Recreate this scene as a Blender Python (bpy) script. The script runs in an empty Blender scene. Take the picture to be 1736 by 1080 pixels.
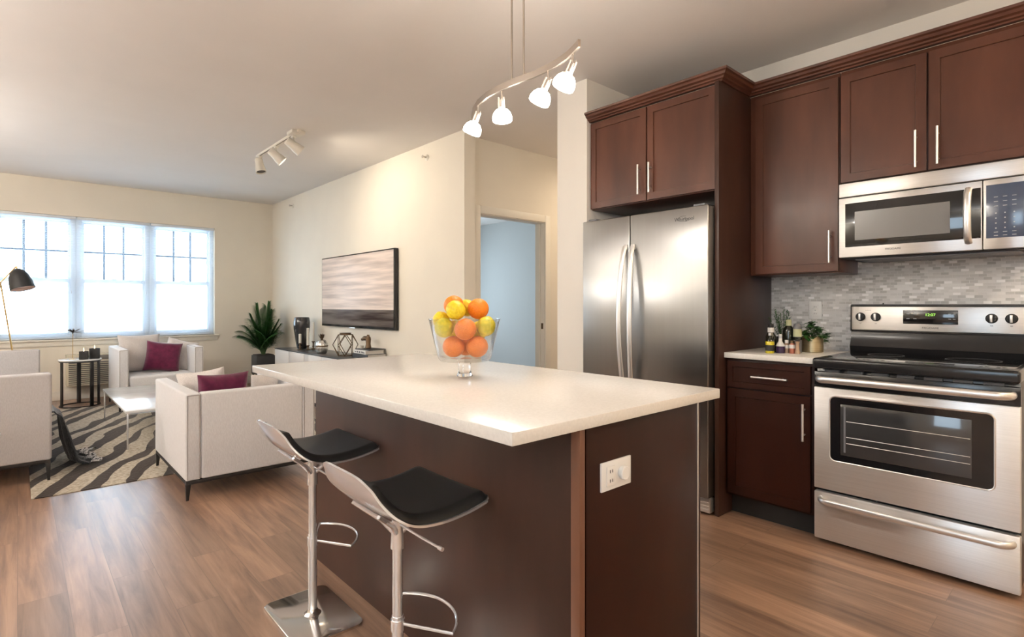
import bpy, bmesh, math, random
from mathutils import Vector, Matrix
R = math.radians
PI = math.pi
rnd = random.Random(7)
S = bpy.context.scene
COL = S.collection

# ---------------------------------------------------------------- camera, world, exposure
FPX = 925.4
cam_d = bpy.data.cameras.new('camera')
cam = bpy.data.objects.new('camera', cam_d)
COL.objects.link(cam)
cam_d.sensor_width = 36.0
cam_d.lens = FPX / 1736 * 36
cam_d.shift_y = (517 - 540) / 1736
cam_d.clip_start = 0.05
CAM_H = 1.18
TH = math.atan2(838, FPX)
cam.location = (0, 0, CAM_H)
cam.rotation_euler = (R(90), 0, -TH)
S.camera = cam

S.view_settings.view_transform = 'Standard'
S.view_settings.look = 'None'
S.view_settings.gamma = 1
S.view_settings.use_curve_mapping = False
S.view_settings.exposure = 0.0

w = bpy.data.worlds.new('world'); S.world = w; w.use_nodes = True
bg = w.node_tree.nodes['Background']
bg.inputs[0].default_value = (0.66, 0.84, 1.0, 1)
bg.inputs[1].default_value = 9.5

def light(name, kind, loc, energy, color=(1, 1, 1), size=0.1, rot=(0, 0, 0), sy=None, **kw):
    l = bpy.data.lights.new(name, kind)
    l.energy = energy; l.color = color
    if kind == 'AREA':
        l.size = size
        if sy: l.shape = 'RECTANGLE'; l.size_y = sy
    else:
        l.shadow_soft_size = size
    for k, v in kw.items(): setattr(l, k, v)
    o = bpy.data.objects.new(name, l); COL.objects.link(o)
    o.location = loc; o.rotation_euler = rot
    return o

def portal(name, loc, size, sy, rot):
    o = light(name, 'AREA', loc, 1, size=size, sy=sy, rot=rot)
    o.data.cycles.is_portal = True
    return o
# daylight through the window openings (portals guide the sky light)
portal('window_portal', (0.94, 8.93, 1.53), 2.36, 1.55, (R(-90), 0, 0))
portal('added_window_portal', (-2.7, 0.0, 1.55), 1.1, 1.0, (0, R(-90), 0))  # unseen side window, added to bring in more daylight
portal('bedroom_portal', (5.0, 8.93, 1.4), 2.05, 1.45, (R(-90), 0, 0))

WARM = (1.0, 0.80, 0.58)
WHITE_WARM = (1.0, 0.985, 0.955)
OPAL_WARM = (1.0, 0.92, 0.82)

# ---------------------------------------------------------------- materials
def mat(name, col=(0.8, 0.8, 0.8), rough=0.5, metal=0.0, coat=0.0, spec=0.5, emit=None, es=0.0, trans=0.0, ior=1.45, sheen=0.0):
    m = bpy.data.materials.new(name); m.use_nodes = True
    b = m.node_tree.nodes['Principled BSDF']
    b.inputs['Base Color'].default_value = (*col, 1)
    b.inputs['Roughness'].default_value = rough
    b.inputs['Metallic'].default_value = metal
    b.inputs['Coat Weight'].default_value = coat
    b.inputs['Coat Roughness'].default_value = 0.15
    b.inputs['Specular IOR Level'].default_value = spec
    b.inputs['Transmission Weight'].default_value = trans
    b.inputs['IOR'].default_value = ior
    b.inputs['Sheen Weight'].default_value = sheen
    if emit:
        b.inputs['Emission Color'].default_value = (*emit, 1)
        b.inputs['Emission Strength'].default_value = es
    return m

def nodes(m): return m.node_tree.nodes, m.node_tree.links, m.node_tree.nodes['Principled BSDF']

def noise_col(m, c1, c2, scale=(4, 4, 4), nscale=1.0, detail=4, p=(0.35, 0.65), bump=0.0, rough=None, dist=0.0):
    n, l, b = nodes(m)
    tc = n.new('ShaderNodeTexCoord'); mp = n.new('ShaderNodeMapping')
    mp.inputs['Scale'].default_value = scale
    nz = n.new('ShaderNodeTexNoise'); nz.inputs['Scale'].default_value = nscale
    nz.inputs['Detail'].default_value = detail; nz.inputs['Distortion'].default_value = dist
    cr = n.new('ShaderNodeValToRGB')
    cr.color_ramp.elements[0].position = p[0]; cr.color_ramp.elements[0].color = (*c1, 1)
    cr.color_ramp.elements[1].position = p[1]; cr.color_ramp.elements[1].color = (*c2, 1)
    l.new(tc.outputs['Object'], mp.inputs[0]); l.new(mp.outputs[0], nz.inputs['Vector'])
    l.new(nz.outputs['Fac'], cr.inputs[0]); l.new(cr.outputs[0], b.inputs['Base Color'])
    if bump:
        bp = n.new('ShaderNodeBump'); bp.inputs['Strength'].default_value = bump; bp.inputs['Distance'].default_value = 0.01
        l.new(nz.outputs['Fac'], bp.inputs['Height']); l.new(bp.outputs[0], b.inputs['Normal'])
    if rough:
        mr = n.new('ShaderNodeMapRange'); mr.inputs['To Min'].default_value = rough[0]; mr.inputs['To Max'].default_value = rough[1]
        l.new(nz.outputs['Fac'], mr.inputs['Value']); l.new(mr.outputs[0], b.inputs['Roughness'])
    return m

M = {}
M['wall'] = noise_col(mat('wall_paint', rough=0.9, spec=0.2), (0.82, 0.755, 0.65), (0.84, 0.775, 0.665), (1, 1, 1), 3)
M['wall_pale'] = mat('pale_wall_paint', (0.82, 0.77, 0.70), 0.9, spec=0.2)
M['bedroom'] = mat('grey_wall_paint', (0.56, 0.565, 0.55), 0.9, spec=0.2)
M['ceiling'] = noise_col(mat('ceiling_paint', rough=0.95, spec=0.1), (0.80, 0.755, 0.71), (0.82, 0.775, 0.73), (1, 1, 1), 2)
M['trim'] = mat('trim_paint', (0.80, 0.75, 0.66), 0.45)
M['vinyl'] = mat('white_vinyl', (0.80, 0.86, 0.92), 0.4)
M['grille'] = mat('blue_grey_window_grille', (0.22, 0.27, 0.33), 0.5)
M['white'] = mat('white_plastic', (0.80, 0.80, 0.79), 0.35)
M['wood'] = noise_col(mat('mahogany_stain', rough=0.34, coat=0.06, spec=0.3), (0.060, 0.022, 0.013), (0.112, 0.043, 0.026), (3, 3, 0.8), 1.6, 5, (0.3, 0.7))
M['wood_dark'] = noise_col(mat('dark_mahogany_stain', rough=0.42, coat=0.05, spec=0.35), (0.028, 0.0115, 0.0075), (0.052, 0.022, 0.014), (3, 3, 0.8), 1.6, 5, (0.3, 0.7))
M['wood_low'] = noise_col(mat('shaded_mahogany', rough=0.4, spec=0.22), (0.015, 0.004, 0.002), (0.030, 0.008, 0.004), (3, 3, 0.8), 1.6, 5, (0.3, 0.7))  # cabinet mahogany darkened: dim light low in the kitchen is put into the colour
M['wood_edge'] = mat('edge_banding', (0.13, 0.055, 0.03), 0.4)
M['toe'] = mat('toe_kick_black', (0.012, 0.010, 0.009), 0.6)
M['quartz'] = noise_col(mat('white_quartz', rough=0.22), (0.72, 0.69, 0.645), (0.77, 0.74, 0.695), (60, 60, 60), 2, 2)
M['steel'] = noise_col(mat('brushed_steel', rough=0.3, metal=1.0), (0.295, 0.288, 0.28), (0.305, 0.298, 0.29), (1, 30, 1.0), 1.2, 3, rough=(0.28, 0.31))
M['steel_v'] = noise_col(mat('brushed_steel_range', rough=0.3, metal=1.0), (0.74, 0.72, 0.70), (0.80, 0.78, 0.76), (1, 1.5, 260), 1.2, 3, rough=(0.34, 0.44))
M['handle'] = mat('satin_nickel', (0.80, 0.78, 0.76), 0.34, 0.9)
M['chrome'] = mat('chrome', (0.88, 0.88, 0.90), 0.16, 0.72)
M['mirror_chrome'] = mat('polished_chrome', (0.78, 0.76, 0.73), 0.12, 1.0)
M['blackglass'] = mat('black_glass', (0.008, 0.008, 0.009), 0.05, coat=0.5)
M['ovenglass'] = mat('oven_window_glass', (0.035, 0.034, 0.035), 0.04, coat=0.6)
M['mwglass'] = mat('microwave_screen', (0.16, 0.155, 0.15), 0.25)
M['black'] = mat('black_enamel', (0.012, 0.012, 0.013), 0.18)
M['blackmatte'] = mat('black_matte', (0.016, 0.015, 0.015), 0.55)
M['darkgrey'] = mat('dark_grey_plastic', (0.07, 0.07, 0.075), 0.45)
M['leather'] = mat('black_leather', (0.014, 0.014, 0.014), 0.42)
M['greyside'] = mat('grey_cabinet_side', (0.13, 0.13, 0.14), 0.4)
M['panelblue'] = mat('keypad_glass', (0.05, 0.07, 0.12), 0.12, coat=0.4)
M['mark'] = mat('grey_print', (0.45, 0.47, 0.50), 0.5)
M['markdark'] = mat('dark_print', (0.04, 0.04, 0.045), 0.4)
M['green_led'] = mat('green_led', (0.02, 0.05, 0.01), 0.5, emit=(0.45, 1.0, 0.12), es=1.6)
M['linen'] = noise_col(mat('pale_linen', rough=0.9, sheen=0.2, spec=0.2), (0.71, 0.695, 0.70), (0.78, 0.765, 0.77), (90, 90, 20), 3, 3, bump=0.15)
M['linen_grey'] = noise_col(mat('grey_linen', rough=0.9, sheen=0.2, spec=0.2), (0.50, 0.475, 0.475), (0.56, 0.535, 0.535), (90, 90, 20), 3, 3, bump=0.15)
M['pillow'] = noise_col(mat('pale_cotton', rough=0.92, sheen=0.2, spec=0.2), (0.62, 0.57, 0.54), (0.72, 0.67, 0.64), (60, 60, 60), 3, 3, bump=0.2)
M['burgundy'] = noise_col(mat('burgundy_velvet', rough=0.75, sheen=0.35, spec=0.2), (0.075, 0.005, 0.027), (0.115, 0.009, 0.042), (12, 12, 12), 2, 4, bump=0.2)
M['piping'] = mat('seam_piping', (0.40, 0.365, 0.35), 0.9)
M['chairframe'] = mat('black_wood_frame', (0.014, 0.012, 0.011), 0.45)
M['marble'] = noise_col(mat('white_marble', rough=0.12, coat=0.3), (0.82, 0.80, 0.78), (0.9, 0.88, 0.86), (3, 3, 3), 2, 5)
M['brass'] = mat('brass', (0.66, 0.46, 0.20), 0.28, 1.0)
M['rosegold'] = mat('pink_lamp_lining', (0.80, 0.60, 0.53), 0.5)
M['gold_pot'] = noise_col(mat('gold_pot', rough=0.38, metal=0.85), (0.42, 0.34, 0.20), (0.52, 0.43, 0.27), (2, 2, 40), 3, 3)
M['leaf'] = noise_col(mat('palm_leaf', rough=0.5), (0.018, 0.075, 0.018), (0.055, 0.17, 0.035), (5, 5, 5), 3, 3)
M['leaf_herb'] = noise_col(mat('basil_leaf', rough=0.45), (0.015, 0.060, 0.012), (0.045, 0.150, 0.030), (30, 30, 30), 2, 3)
M['stem'] = mat('green_stem', (0.05, 0.10, 0.03), 0.6)
M['soil'] = mat('soil', (0.03, 0.02, 0.015), 0.95)
M['pot_black'] = mat('black_planter', (0.028, 0.027, 0.027), 0.5)
M['console_top'] = mat('black_console_top', (0.035, 0.035, 0.036), 0.30)
M['console_front'] = mat('cream_lacquer', (0.66, 0.61, 0.56), 0.35)
M['bronze'] = mat('bronze', (0.13, 0.085, 0.05), 0.38, 0.85)
M['smoke'] = mat('black_gloss_ceramic', (0.02, 0.02, 0.022), 0.07, coat=0.4)
M['wax'] = mat('cream_wax', (0.78, 0.74, 0.66), 0.6)
M['mercury'] = mat('mercury_glass', (0.62, 0.60, 0.57), 0.12, 0.9)
M['flame'] = mat('candle_flame', (1, 0.9, 0.6), 0.5, emit=(1.0, 0.85, 0.5), es=3.0)
M['orange'] = noise_col(mat('orange_peel', rough=0.42), (0.80, 0.19, 0.008), (0.90, 0.27, 0.015), (40, 40, 40), 6, 2, bump=0.25)
M['orange_dark'] = noise_col(mat('tangerine_peel', rough=0.42), (0.72, 0.17, 0.02), (0.80, 0.24, 0.03), (40, 40, 40), 6, 2, bump=0.25)
M['lemon'] = noise_col(mat('lemon_peel', rough=0.40), (0.72, 0.52, 0.015), (0.86, 0.66, 0.03), (30, 30, 30), 4, 2, bump=0.25)
M['lemon_green'] = noise_col(mat('greenish_lemon_peel', rough=0.42), (0.58, 0.52, 0.03), (0.80, 0.66, 0.05), (16, 16, 16), 3, 2, bump=0.25)
M['oil'] = mat('olive_oil', (0.55, 0.45, 0.02), 0.08, coat=0.5)
M['darkbottle'] = mat('dark_bottle_glass', (0.014, 0.016, 0.010), 0.06, coat=0.5)
M['purple'] = mat('purple_vinegar', (0.035, 0.015, 0.055), 0.08, coat=0.5)
M['label_white'] = mat('white_paper_label', (0.75, 0.73, 0.70), 0.6)
M['label_green'] = mat('pale_green_label', (0.42, 0.43, 0.26), 0.6)
M['spice'] = mat('spice_jar_contents', (0.36, 0.24, 0.16), 0.5)
M['spice_red'] = mat('red_spice', (0.33, 0.10, 0.06), 0.5)
M['opal'] = mat('opal_glass_lit', (0.95, 0.93, 0.88), 0.4, emit=(1.0, 0.92, 0.80), es=9.0)
M['bulb'] = mat('lamp_lens_lit', (1, 1, 1), 0.4, emit=(1.0, 0.88, 0.68), es=8.0)
M['bulb_off'] = mat('lamp_lens_dark', (0.10, 0.09, 0.08), 0.2)
M['nickel'] = mat('brushed_nickel', (0.56, 0.50, 0.44), 0.3, 1.0)
M['louver'] = mat('cream_metal', (0.60, 0.53, 0.40), 0.5)
M['louver_dark'] = mat('dark_vent_grille', (0.16, 0.14, 0.12), 0.6)
M['blanket'] = noise_col(mat('charcoal_knit', rough=0.95, sheen=0.3), (0.012, 0.012, 0.013), (0.04, 0.04, 0.042), (60, 60, 10), 3, 3, bump=0.5)
M['blanket_trim'] = noise_col(mat('speckled_knit_border', rough=0.95), (0.02, 0.02, 0.02), (0.55, 0.52, 0.50), (1, 1, 1), 70, 2, (0.42, 0.50))
M['paper'] = mat('book_paper', (0.7, 0.66, 0.6), 0.8)
M['book_dark'] = mat('dark_book_cloth', (0.03, 0.028, 0.028), 0.6)
M['slat'] = mat('blind_slat', (0.80, 0.84, 0.88), 0.5)
M['outsideground'] = mat('pale_gravel', (0.55, 0.55, 0.52), 0.9)

def glass_mat(name, tint=(1, 1, 1), gl=0.5):
    m = bpy.data.materials.new(name); m.use_nodes = True
    n, l = m.node_tree.nodes, m.node_tree.links
    n.clear()
    out = n.new('ShaderNodeOutputMaterial'); mx = n.new('ShaderNodeMixShader')
    tr = n.new('ShaderNodeBsdfTransparent'); gs = n.new('ShaderNodeBsdfGlossy'); fr = n.new('ShaderNodeMapRange'); lw = n.new('ShaderNodeLayerWeight'); pw = n.new('ShaderNodeMath'); pw.operation = 'POWER'; pw.inputs[1].default_value = 3.0
    tr.inputs[0].default_value = (*tint, 1); gs.inputs['Roughness'].default_value = 0.02; lw.inputs[0].default_value = 0.5
    fr.inputs['To Min'].default_value = 0.04; fr.inputs['To Max'].default_value = gl
    l.new(lw.outputs['Facing'], pw.inputs[0]); l.new(pw.outputs[0], fr.inputs['Value'])
    l.new(fr.outputs[0], mx.inputs[0]); l.new(tr.outputs[0], mx.inputs[1]); l.new(gs.outputs[0], mx.inputs[2])
    l.new(mx.outputs[0], out.inputs[0])
    return m
M['pane'] = glass_mat('window_pane_glass')
M['bowlglass'] = glass_mat('clear_bowl_glass', (0.985, 0.988, 0.99), 0.85)
M['footglass'] = glass_mat('thin_clear_glass', (0.99, 0.99, 0.99), 0.12)
M['stemglass'] = mat('solid_clear_glass', (1, 1, 1), 0.0, trans=1.0, ior=1.5)

def brush(m, axis):
    n, l, b = nodes(m); tg = n.new('ShaderNodeTangent'); tg.direction_type = 'RADIAL'; tg.axis = axis
    l.new(tg.outputs[0], b.inputs['Tangent']); b.inputs['Anisotropic'].default_value = 0.85
brush(M['steel'], 'Z'); brush(M['steel_v'], 'Y')

def floor_material():
    m = mat('wood_plank_floor', rough=0.42, coat=0.7)
    n, l, b = nodes(m); b.inputs['Coat Roughness'].default_value = 0.34; b.inputs['Coat IOR'].default_value = 1.6
    tc = n.new('ShaderNodeTexCoord')
    mp = n.new('ShaderNodeMapping'); mp.inputs['Rotation'].default_value = (0, 0, R(90))
    br = n.new('ShaderNodeTexBrick')
    br.offset = 0.37; br.offset_frequency = 2
    br.inputs['Scale'].default_value = 1.0
    br.inputs['Brick Width'].default_value = 1.22; br.inputs['Row Height'].default_value = 0.152
    br.inputs['Mortar Size'].default_value = 0.0012; br.inputs['Mortar Smooth'].default_value = 0.3
    br.inputs['Bias'].default_value = 0.0
    br.inputs['Color1'].default_value = (0.32, 0.32, 0.32, 1); br.inputs['Color2'].default_value = (0.68, 0.68, 0.68, 1)
    br.inputs['Mortar'].default_value = (0.10, 0.10, 0.10, 1)
    l.new(tc.outputs['Object'], mp.inputs[0]); l.new(mp.outputs[0], br.inputs['Vector'])
    # streaky grain along the planks (y)
    mg = n.new('ShaderNodeMapping'); mg.inputs['Scale'].default_value = (14, 0.9, 1)
    ng = n.new('ShaderNodeTexNoise'); ng.inputs['Scale'].default_value = 1.6; ng.inputs['Detail'].default_value = 7
    ng.inputs['Roughness'].default_value = 0.62; ng.inputs['Distortion'].default_value = 0.6
    add = n.new('ShaderNodeVectorMath'); add.operation = 'ADD'
    sc = n.new('ShaderNodeVectorMath'); sc.operation = 'SCALE'; sc.inputs['Scale'].default_value = 9.0
    l.new(br.outputs['Color'], sc.inputs[0])
    l.new(tc.outputs['Object'], mg.inputs[0]); l.new(mg.outputs[0], add.inputs[0]); l.new(sc.outputs[0], add.inputs[1])
    l.new(add.outputs[0], ng.inputs['Vector'])
    cr = n.new('ShaderNodeValToRGB'); e = cr.color_ramp.elements
    e[0].position = 0.30; e[0].color = (0.125, 0.066, 0.041, 1)
    e[1].position = 0.72; e[1].color = (0.40, 0.245, 0.160, 1)
    k = e.new(0.5); k.color = (0.265, 0.153, 0.096, 1)
    l.new(ng.outputs['Fac'], cr.inputs[0])
    mul = n.new('ShaderNodeMixRGB'); mul.blend_type = 'OVERLAY'; mul.inputs[0].default_value = 0.55
    l.new(cr.outputs[0], mul.inputs[1]); l.new(br.outputs['Color'], mul.inputs[2])
    l.new(mul.outputs[0], b.inputs['Base Color'])
    bp = n.new('ShaderNodeBump'); bp.inputs['Strength'].default_value = 0.12; bp.inputs['Distance'].default_value = 0.004
    l.new(ng.outputs['Fac'], bp.inputs['Height']); l.new(bp.outputs[0], b.inputs['Normal'])
    return m
M['floor'] = floor_material()

def tile_material():
    m = mat('glass_mosaic_tile', rough=0.18)
    n, l, b = nodes(m)
    tc = n.new('ShaderNodeTexCoord'); mp = n.new('ShaderNodeMapping')
    mp.inputs['Rotation'].default_value = (R(90), 0, R(90))
    sx = n.new('ShaderNodeSeparateXYZ'); cx = n.new('ShaderNodeCombineXYZ')
    l.new(tc.outputs['Object'], sx.inputs[0]); l.new(sx.outputs['Y'], cx.inputs['X']); l.new(sx.outputs['Z'], cx.inputs['Y'])
    br = n.new('ShaderNodeTexBrick'); br.offset = 0.43; br.squash = 1.0; br.offset_frequency = 2
    br.inputs['Scale'].default_value = 1.0; br.inputs['Brick Width'].default_value = 0.034; br.inputs['Row Height'].default_value = 0.0150
    br.inputs['Mortar Size'].default_value = 0.0011; br.inputs['Bias'].default_value = 0.0
    br.inputs['Color1'].default_value = (0, 0, 0, 1); br.inputs['Color2'].default_value = (1, 1, 1, 1); br.inputs['Mortar'].default_value = (0.5, 0.5, 0.5, 1)
    l.new(cx.outputs[0], br.inputs['Vector'])
    cr = n.new('ShaderNodeValToRGB'); cr.color_ramp.interpolation = 'CONSTANT'
    e = cr.color_ramp.elements
    e[0].position = 0.0; e[0].color = (0.46, 0.46, 0.46, 1)
    e[1].position = 0.90; e[1].color = (0.92, 0.92, 0.93, 1)
    for p, c in ((0.2, (0.60, 0.60, 0.60)), (0.4, (0.52, 0.52, 0.52)), (0.55, (0.66, 0.66, 0.66)), (0.75, (0.73, 0.73, 0.73))):
        k = e.new(p); k.color = (*c, 1)
    l.new(br.outputs['Color'], cr.inputs[0])
    mx = n.new('ShaderNodeMixRGB'); mx.inputs[2].default_value = (0.70, 0.70, 0.70, 1)
    l.new(br.outputs['Fac'], mx.inputs[0]); l.new(cr.outputs[0], mx.inputs[1]); l.new(mx.outputs[0], b.inputs['Base Color'])
    bp = n.new('ShaderNodeBump'); bp.inputs['Strength'].default_value = 0.4; bp.inputs['Distance'].default_value = 0.002; bp.invert = True
    l.new(br.outputs['Fac'], bp.inputs['Height']); l.new(bp.outputs[0], b.inputs['Normal'])
    return m
M['tile'] = tile_material()

def rug_material():
    m = mat('zebra_rug', rough=0.95, sheen=0.2, spec=0.1)
    n, l, b = nodes(m)
    tc = n.new('ShaderNodeTexCoord'); mr = n.new('ShaderNodeMapping'); mr.inputs['Rotation'].default_value = (0, 0, R(24))
    mp = n.new('ShaderNodeMapping'); mp.inputs['Scale'].default_value = (1.0, 0.42, 1)
    nz = n.new('ShaderNodeTexNoise'); nz.inputs['Scale'].default_value = 2.6; nz.inputs['Detail'].default_value = 2.5; nz.inputs['Roughness'].default_value = 0.45
    l.new(tc.outputs['Object'], mr.inputs[0]); l.new(mr.outputs[0], mp.inputs[0]); l.new(mp.outputs[0], nz.inputs['Vector'])
    sx = n.new('ShaderNodeSeparateXYZ'); l.new(mp.outputs[0], sx.inputs[0])
    ma = n.new('ShaderNodeMath'); ma.operation = 'MULTIPLY'; ma.inputs[1].default_value = 0.40
    l.new(nz.outputs['Fac'], ma.inputs[0])
    mb = n.new('ShaderNodeMath'); mb.operation = 'ADD'; l.new(ma.outputs[0], mb.inputs[0]); l.new(sx.outputs['X'], mb.inputs[1])
    mc = n.new('ShaderNodeMath'); mc.operation = 'MULTIPLY'; mc.inputs[1].default_value = 33.0; l.new(mb.outputs[0], mc.inputs[0])
    md = n.new('ShaderNodeMath'); md.operation = 'SINE'; l.new(mc.outputs[0], md.inputs[0])
    # taper the stripes
    n2 = n.new('ShaderNodeTexNoise'); n2.inputs['Scale'].default_value = 3.2; n2.inputs['Detail'].default_value = 1
    l.new(mp.outputs[0], n2.inputs['Vector'])
    me = n.new('ShaderNodeMath'); me.operation = 'MULTIPLY_ADD'; me.inputs[1].default_value = 3.6; me.inputs[2].default_value = -1.80
    l.new(n2.outputs['Fac'], me.inputs[0])
    mf = n.new('ShaderNodeMath'); mf.operation = 'ADD'; l.new(md.outputs[0], mf.inputs[0]); l.new(me.outputs[0], mf.inputs[1])
    cr = n.new('ShaderNodeValToRGB'); cr.color_ramp.elements[0].position = 0.06; cr.color_ramp.elements[1].position = 0.14
    l.new(mf.outputs[0], cr.inputs[0])
    n3 = n.new('ShaderNodeTexNoise'); n3.inputs['Scale'].default_value = 45; n3.inputs['Detail'].default_value = 4
    l.new(tc.outputs['Object'], n3.inputs['Vector'])
    r1 = n.new('ShaderNodeValToRGB'); r1.color_ramp.elements[0].color = (0.34, 0.28, 0.20, 1); r1.color_ramp.elements[1].color = (0.60, 0.54, 0.44, 1)
    r1.color_ramp.elements[0].position = 0.35; r1.color_ramp.elements[1].position = 0.65
    l.new(n3.outputs['Fac'], r1.inputs[0])
    mx = n.new('ShaderNodeMixRGB'); mx.inputs[2].default_value = (0.038, 0.026, 0.020, 1)
    l.new(cr.outputs[0], mx.inputs[0]); l.new(r1.outputs[0], mx.inputs[1]); l.new(mx.outputs[0], b.inputs['Base Color'])
    bp = n.new('ShaderNodeBump'); bp.inputs['Strength'].default_value = 0.6; bp.inputs['Distance'].default_value = 0.01
    l.new(n3.outputs['Fac'], bp.inputs['Height']); l.new(bp.outputs[0], b.inputs['Normal'])
    return m
M['rug'] = rug_material()

def screen_material():
    m = mat('tv_picture', rough=0.3, spec=0.05)
    n, l, b = nodes(m)
    tc = n.new('ShaderNodeTexCoord'); sx = n.new('ShaderNodeSeparateXYZ'); l.new(tc.outputs['Generated'], sx.inputs[0])
    mp = n.new('ShaderNodeMapping'); mp.inputs['Scale'].default_value = (1, 1.1, 9)
    l.new(tc.outputs['Generated'], mp.inputs[0])
    nz = n.new('ShaderNodeTexNoise'); nz.inputs['Scale'].default_value = 1.6; nz.inputs['Detail'].default_value = 3
    l.new(mp.outputs[0], nz.inputs['Vector'])
    top = n.new('ShaderNodeValToRGB'); e = top.color_ramp.elements
    e[0].position = 0.32; e[0].color = (0.33, 0.27, 0.24, 1); e[1].position = 0.62; e[1].color = (0.56, 0.47, 0.41, 1)
    l.new(nz.outputs['Fac'], top.inputs[0])
    bot = n.new('ShaderNodeValToRGB'); e = bot.color_ramp.elements
    e[0].position = 0.35; e[0].color = (0.028, 0.018, 0.015, 1); e[1].position = 0.60; e[1].color = (0.115, 0.10, 0.09, 1)
    l.new(nz.outputs['Fac'], bot.inputs[0])
    sel = n.new('ShaderNodeMath'); sel.operation = 'GREATER_THAN'; sel.inputs[1].default_value = 0.225
    l.new(sx.outputs['Z'], sel.inputs[0])
    mx = n.new('ShaderNodeMixRGB'); l.new(sel.outputs[0], mx.inputs[0]); l.new(bot.outputs[0], mx.inputs[1]); l.new(top.outputs[0], mx.inputs[2])
    l.new(mx.outputs[0], b.inputs['Base Color'])
    l.new(mx.outputs[0], b.inputs['Emission Color']); b.inputs['Emission Strength'].default_value = 0.45
    return m
M['screen'] = screen_material()

# ---------------------------------------------------------------- mesh helpers
def bm_new(): return bmesh.new()

def bx(bm, x0, x1, y0, y1, z0, z1, bev=0.0, seg=2):
    r = bmesh.ops.create_cube(bm, size=1.0)
    vs = r['verts']
    for v in vs:
        v.co = Vector(((x0 + x1) / 2 + v.co.x * (x1 - x0), (y0 + y1) / 2 + v.co.y * (y1 - y0), (z0 + z1) / 2 + v.co.z * (z1 - z0)))
    if bev:
        es = list({e for v in vs for e in v.link_edges})
        r = bmesh.ops.bevel(bm, geom=es, offset=bev, segments=seg, affect='EDGES', profile=0.5)
        vs = list({v for f in r['faces'] for v in f.verts})
    return vs

def tube(bm, pts, r, n=10, closed=False, flat=None):
    pts = [Vector(p) for p in pts]
    N = len(pts); rings = []
    rad = r if isinstance(r, (list, tuple)) else [r] * N
    def tan(i):
        if closed: return (pts[(i + 1) % N] - pts[i - 1]).normalized()
        if i == 0: return (pts[1] - pts[0]).normalized()
        if i == N - 1: return (pts[-1] - pts[-2]).normalized()
        return ((pts[i + 1] - pts[i]).normalized() + (pts[i] - pts[i - 1]).normalized()).normalized()
    t = tan(0)
    up = Vector((0, 0, 1)) if abs(t.z) < 0.9 else Vector((1, 0, 0))
    nrm = (up - t * up.dot(t)).normalized()
    for i in range(N):
        t = tan(i)
        nrm = (nrm - t * nrm.dot(t)).normalized()
        bn = t.cross(nrm)
        ring = []
        for k in range(n):
            a = 2 * PI * (k + 0.5) / n
            ax, ay = (1, 1) if not flat else flat
            ring.append(bm.verts.new(pts[i] + nrm * math.cos(a) * rad[i] * ax + bn * math.sin(a) * rad[i] * ay))
        rings.append(ring)
    rng = range(N if closed else N - 1)
    for i in rng:
        a, b = rings[i], rings[(i + 1) % N]
        for k in range(n):
            bm.faces.new((a[k], a[(k + 1) % n], b[(k + 1) % n], b[k]))
    if not closed:
        bm.faces.new(rings[0][::-1]); bm.faces.new(rings[-1])
    return [v for r_ in rings for v in r_]

def lathe(bm, prof, c=(0, 0, 0), n=28, close=False):
    """prof: (radius, z) list; radius 0 makes a pole."""
    rings = []
    for r, z in prof:
        if r <= 1e-6: rings.append([bm.verts.new((c[0], c[1], c[2] + z))])
        else: rings.append([bm.verts.new((c[0] + r * math.cos(2 * PI * k / n), c[1] + r * math.sin(2 * PI * k / n), c[2] + z)) for k in range(n)])
    L = len(rings)
    for i in range(L if close else L - 1):
        a, b = rings[i], rings[(i + 1) % L]
        for k in range(n):
            k2 = (k + 1) % n
            if len(a) == 1 and len(b) == 1: continue
            if len(a) == 1: bm.faces.new((a[0], b[k2], b[k]))
            elif len(b) == 1: bm.faces.new((a[k], a[k2], b[0]))
            else: bm.faces.new((a[k], a[k2], b[k2], b[k]))
    return [v for r_ in rings for v in r_]

def cyl(bm, c, r, h, n=24, bev=0.0):
    if bev: p = [(0, 0), (r - bev, 0), (r, bev), (r, h - bev), (r - bev, h), (0, h)]
    else: p = [(0, 0), (r, 0), (r, h), (0, h)]
    return lathe(bm, p, c, n)

def tr(vs, Mx):
    for v in vs: v.co = Mx @ v.co

def grid(bm, f, nu, nv):
    g = [[bm.verts.new(f(i / nu, j / nv)) for j in range(nv + 1)] for i in range(nu + 1)]
    for i in range(nu):
        for j in range(nv):
            bm.faces.new((g[i][j], g[i + 1][j], g[i + 1][j + 1], g[i][j + 1]))
    return g

def slab(bm, f, nu, nv, off):
    """closed sheet between f(u,v) and f(u,v)+off(u,v)"""
    a = grid(bm, f, nu, nv)
    b = grid(bm, lambda u, v: Vector(f(u, v)) + Vector(off(u, v)), nu, nv)
    for i in range(nu):
        bm.faces.new((a[i][0], b[i][0], b[i + 1][0], a[i + 1][0])); bm.faces.new((a[i][nv], a[i + 1][nv], b[i + 1][nv], b[i][nv]))
    for j in range(nv):
        bm.faces.new((a[0][j], a[0][j + 1], b[0][j + 1], b[0][j])); bm.faces.new((a[nu][j], b[nu][j], b[nu][j + 1], a[nu][j + 1]))

def obj(name, bm, m, parent=None, smooth=35, loc=None, fix=True):
    if fix: bmesh.ops.recalc_face_normals(bm, faces=bm.faces[:])
    me = bpy.data.meshes.new(name); bm.to_mesh(me); bm.free()
    me.materials.append(M[m] if isinstance(m, str) else m)
    if smooth:
        me.polygons.foreach_set('use_smooth', [True] * len(me.polygons))
        me.set_sharp_from_angle(angle=R(smooth))
    o = bpy.data.objects.new(name, me); COL.objects.link(o)
    if parent: o.parent = parent
    if loc: o.location = loc
    return o

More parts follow.
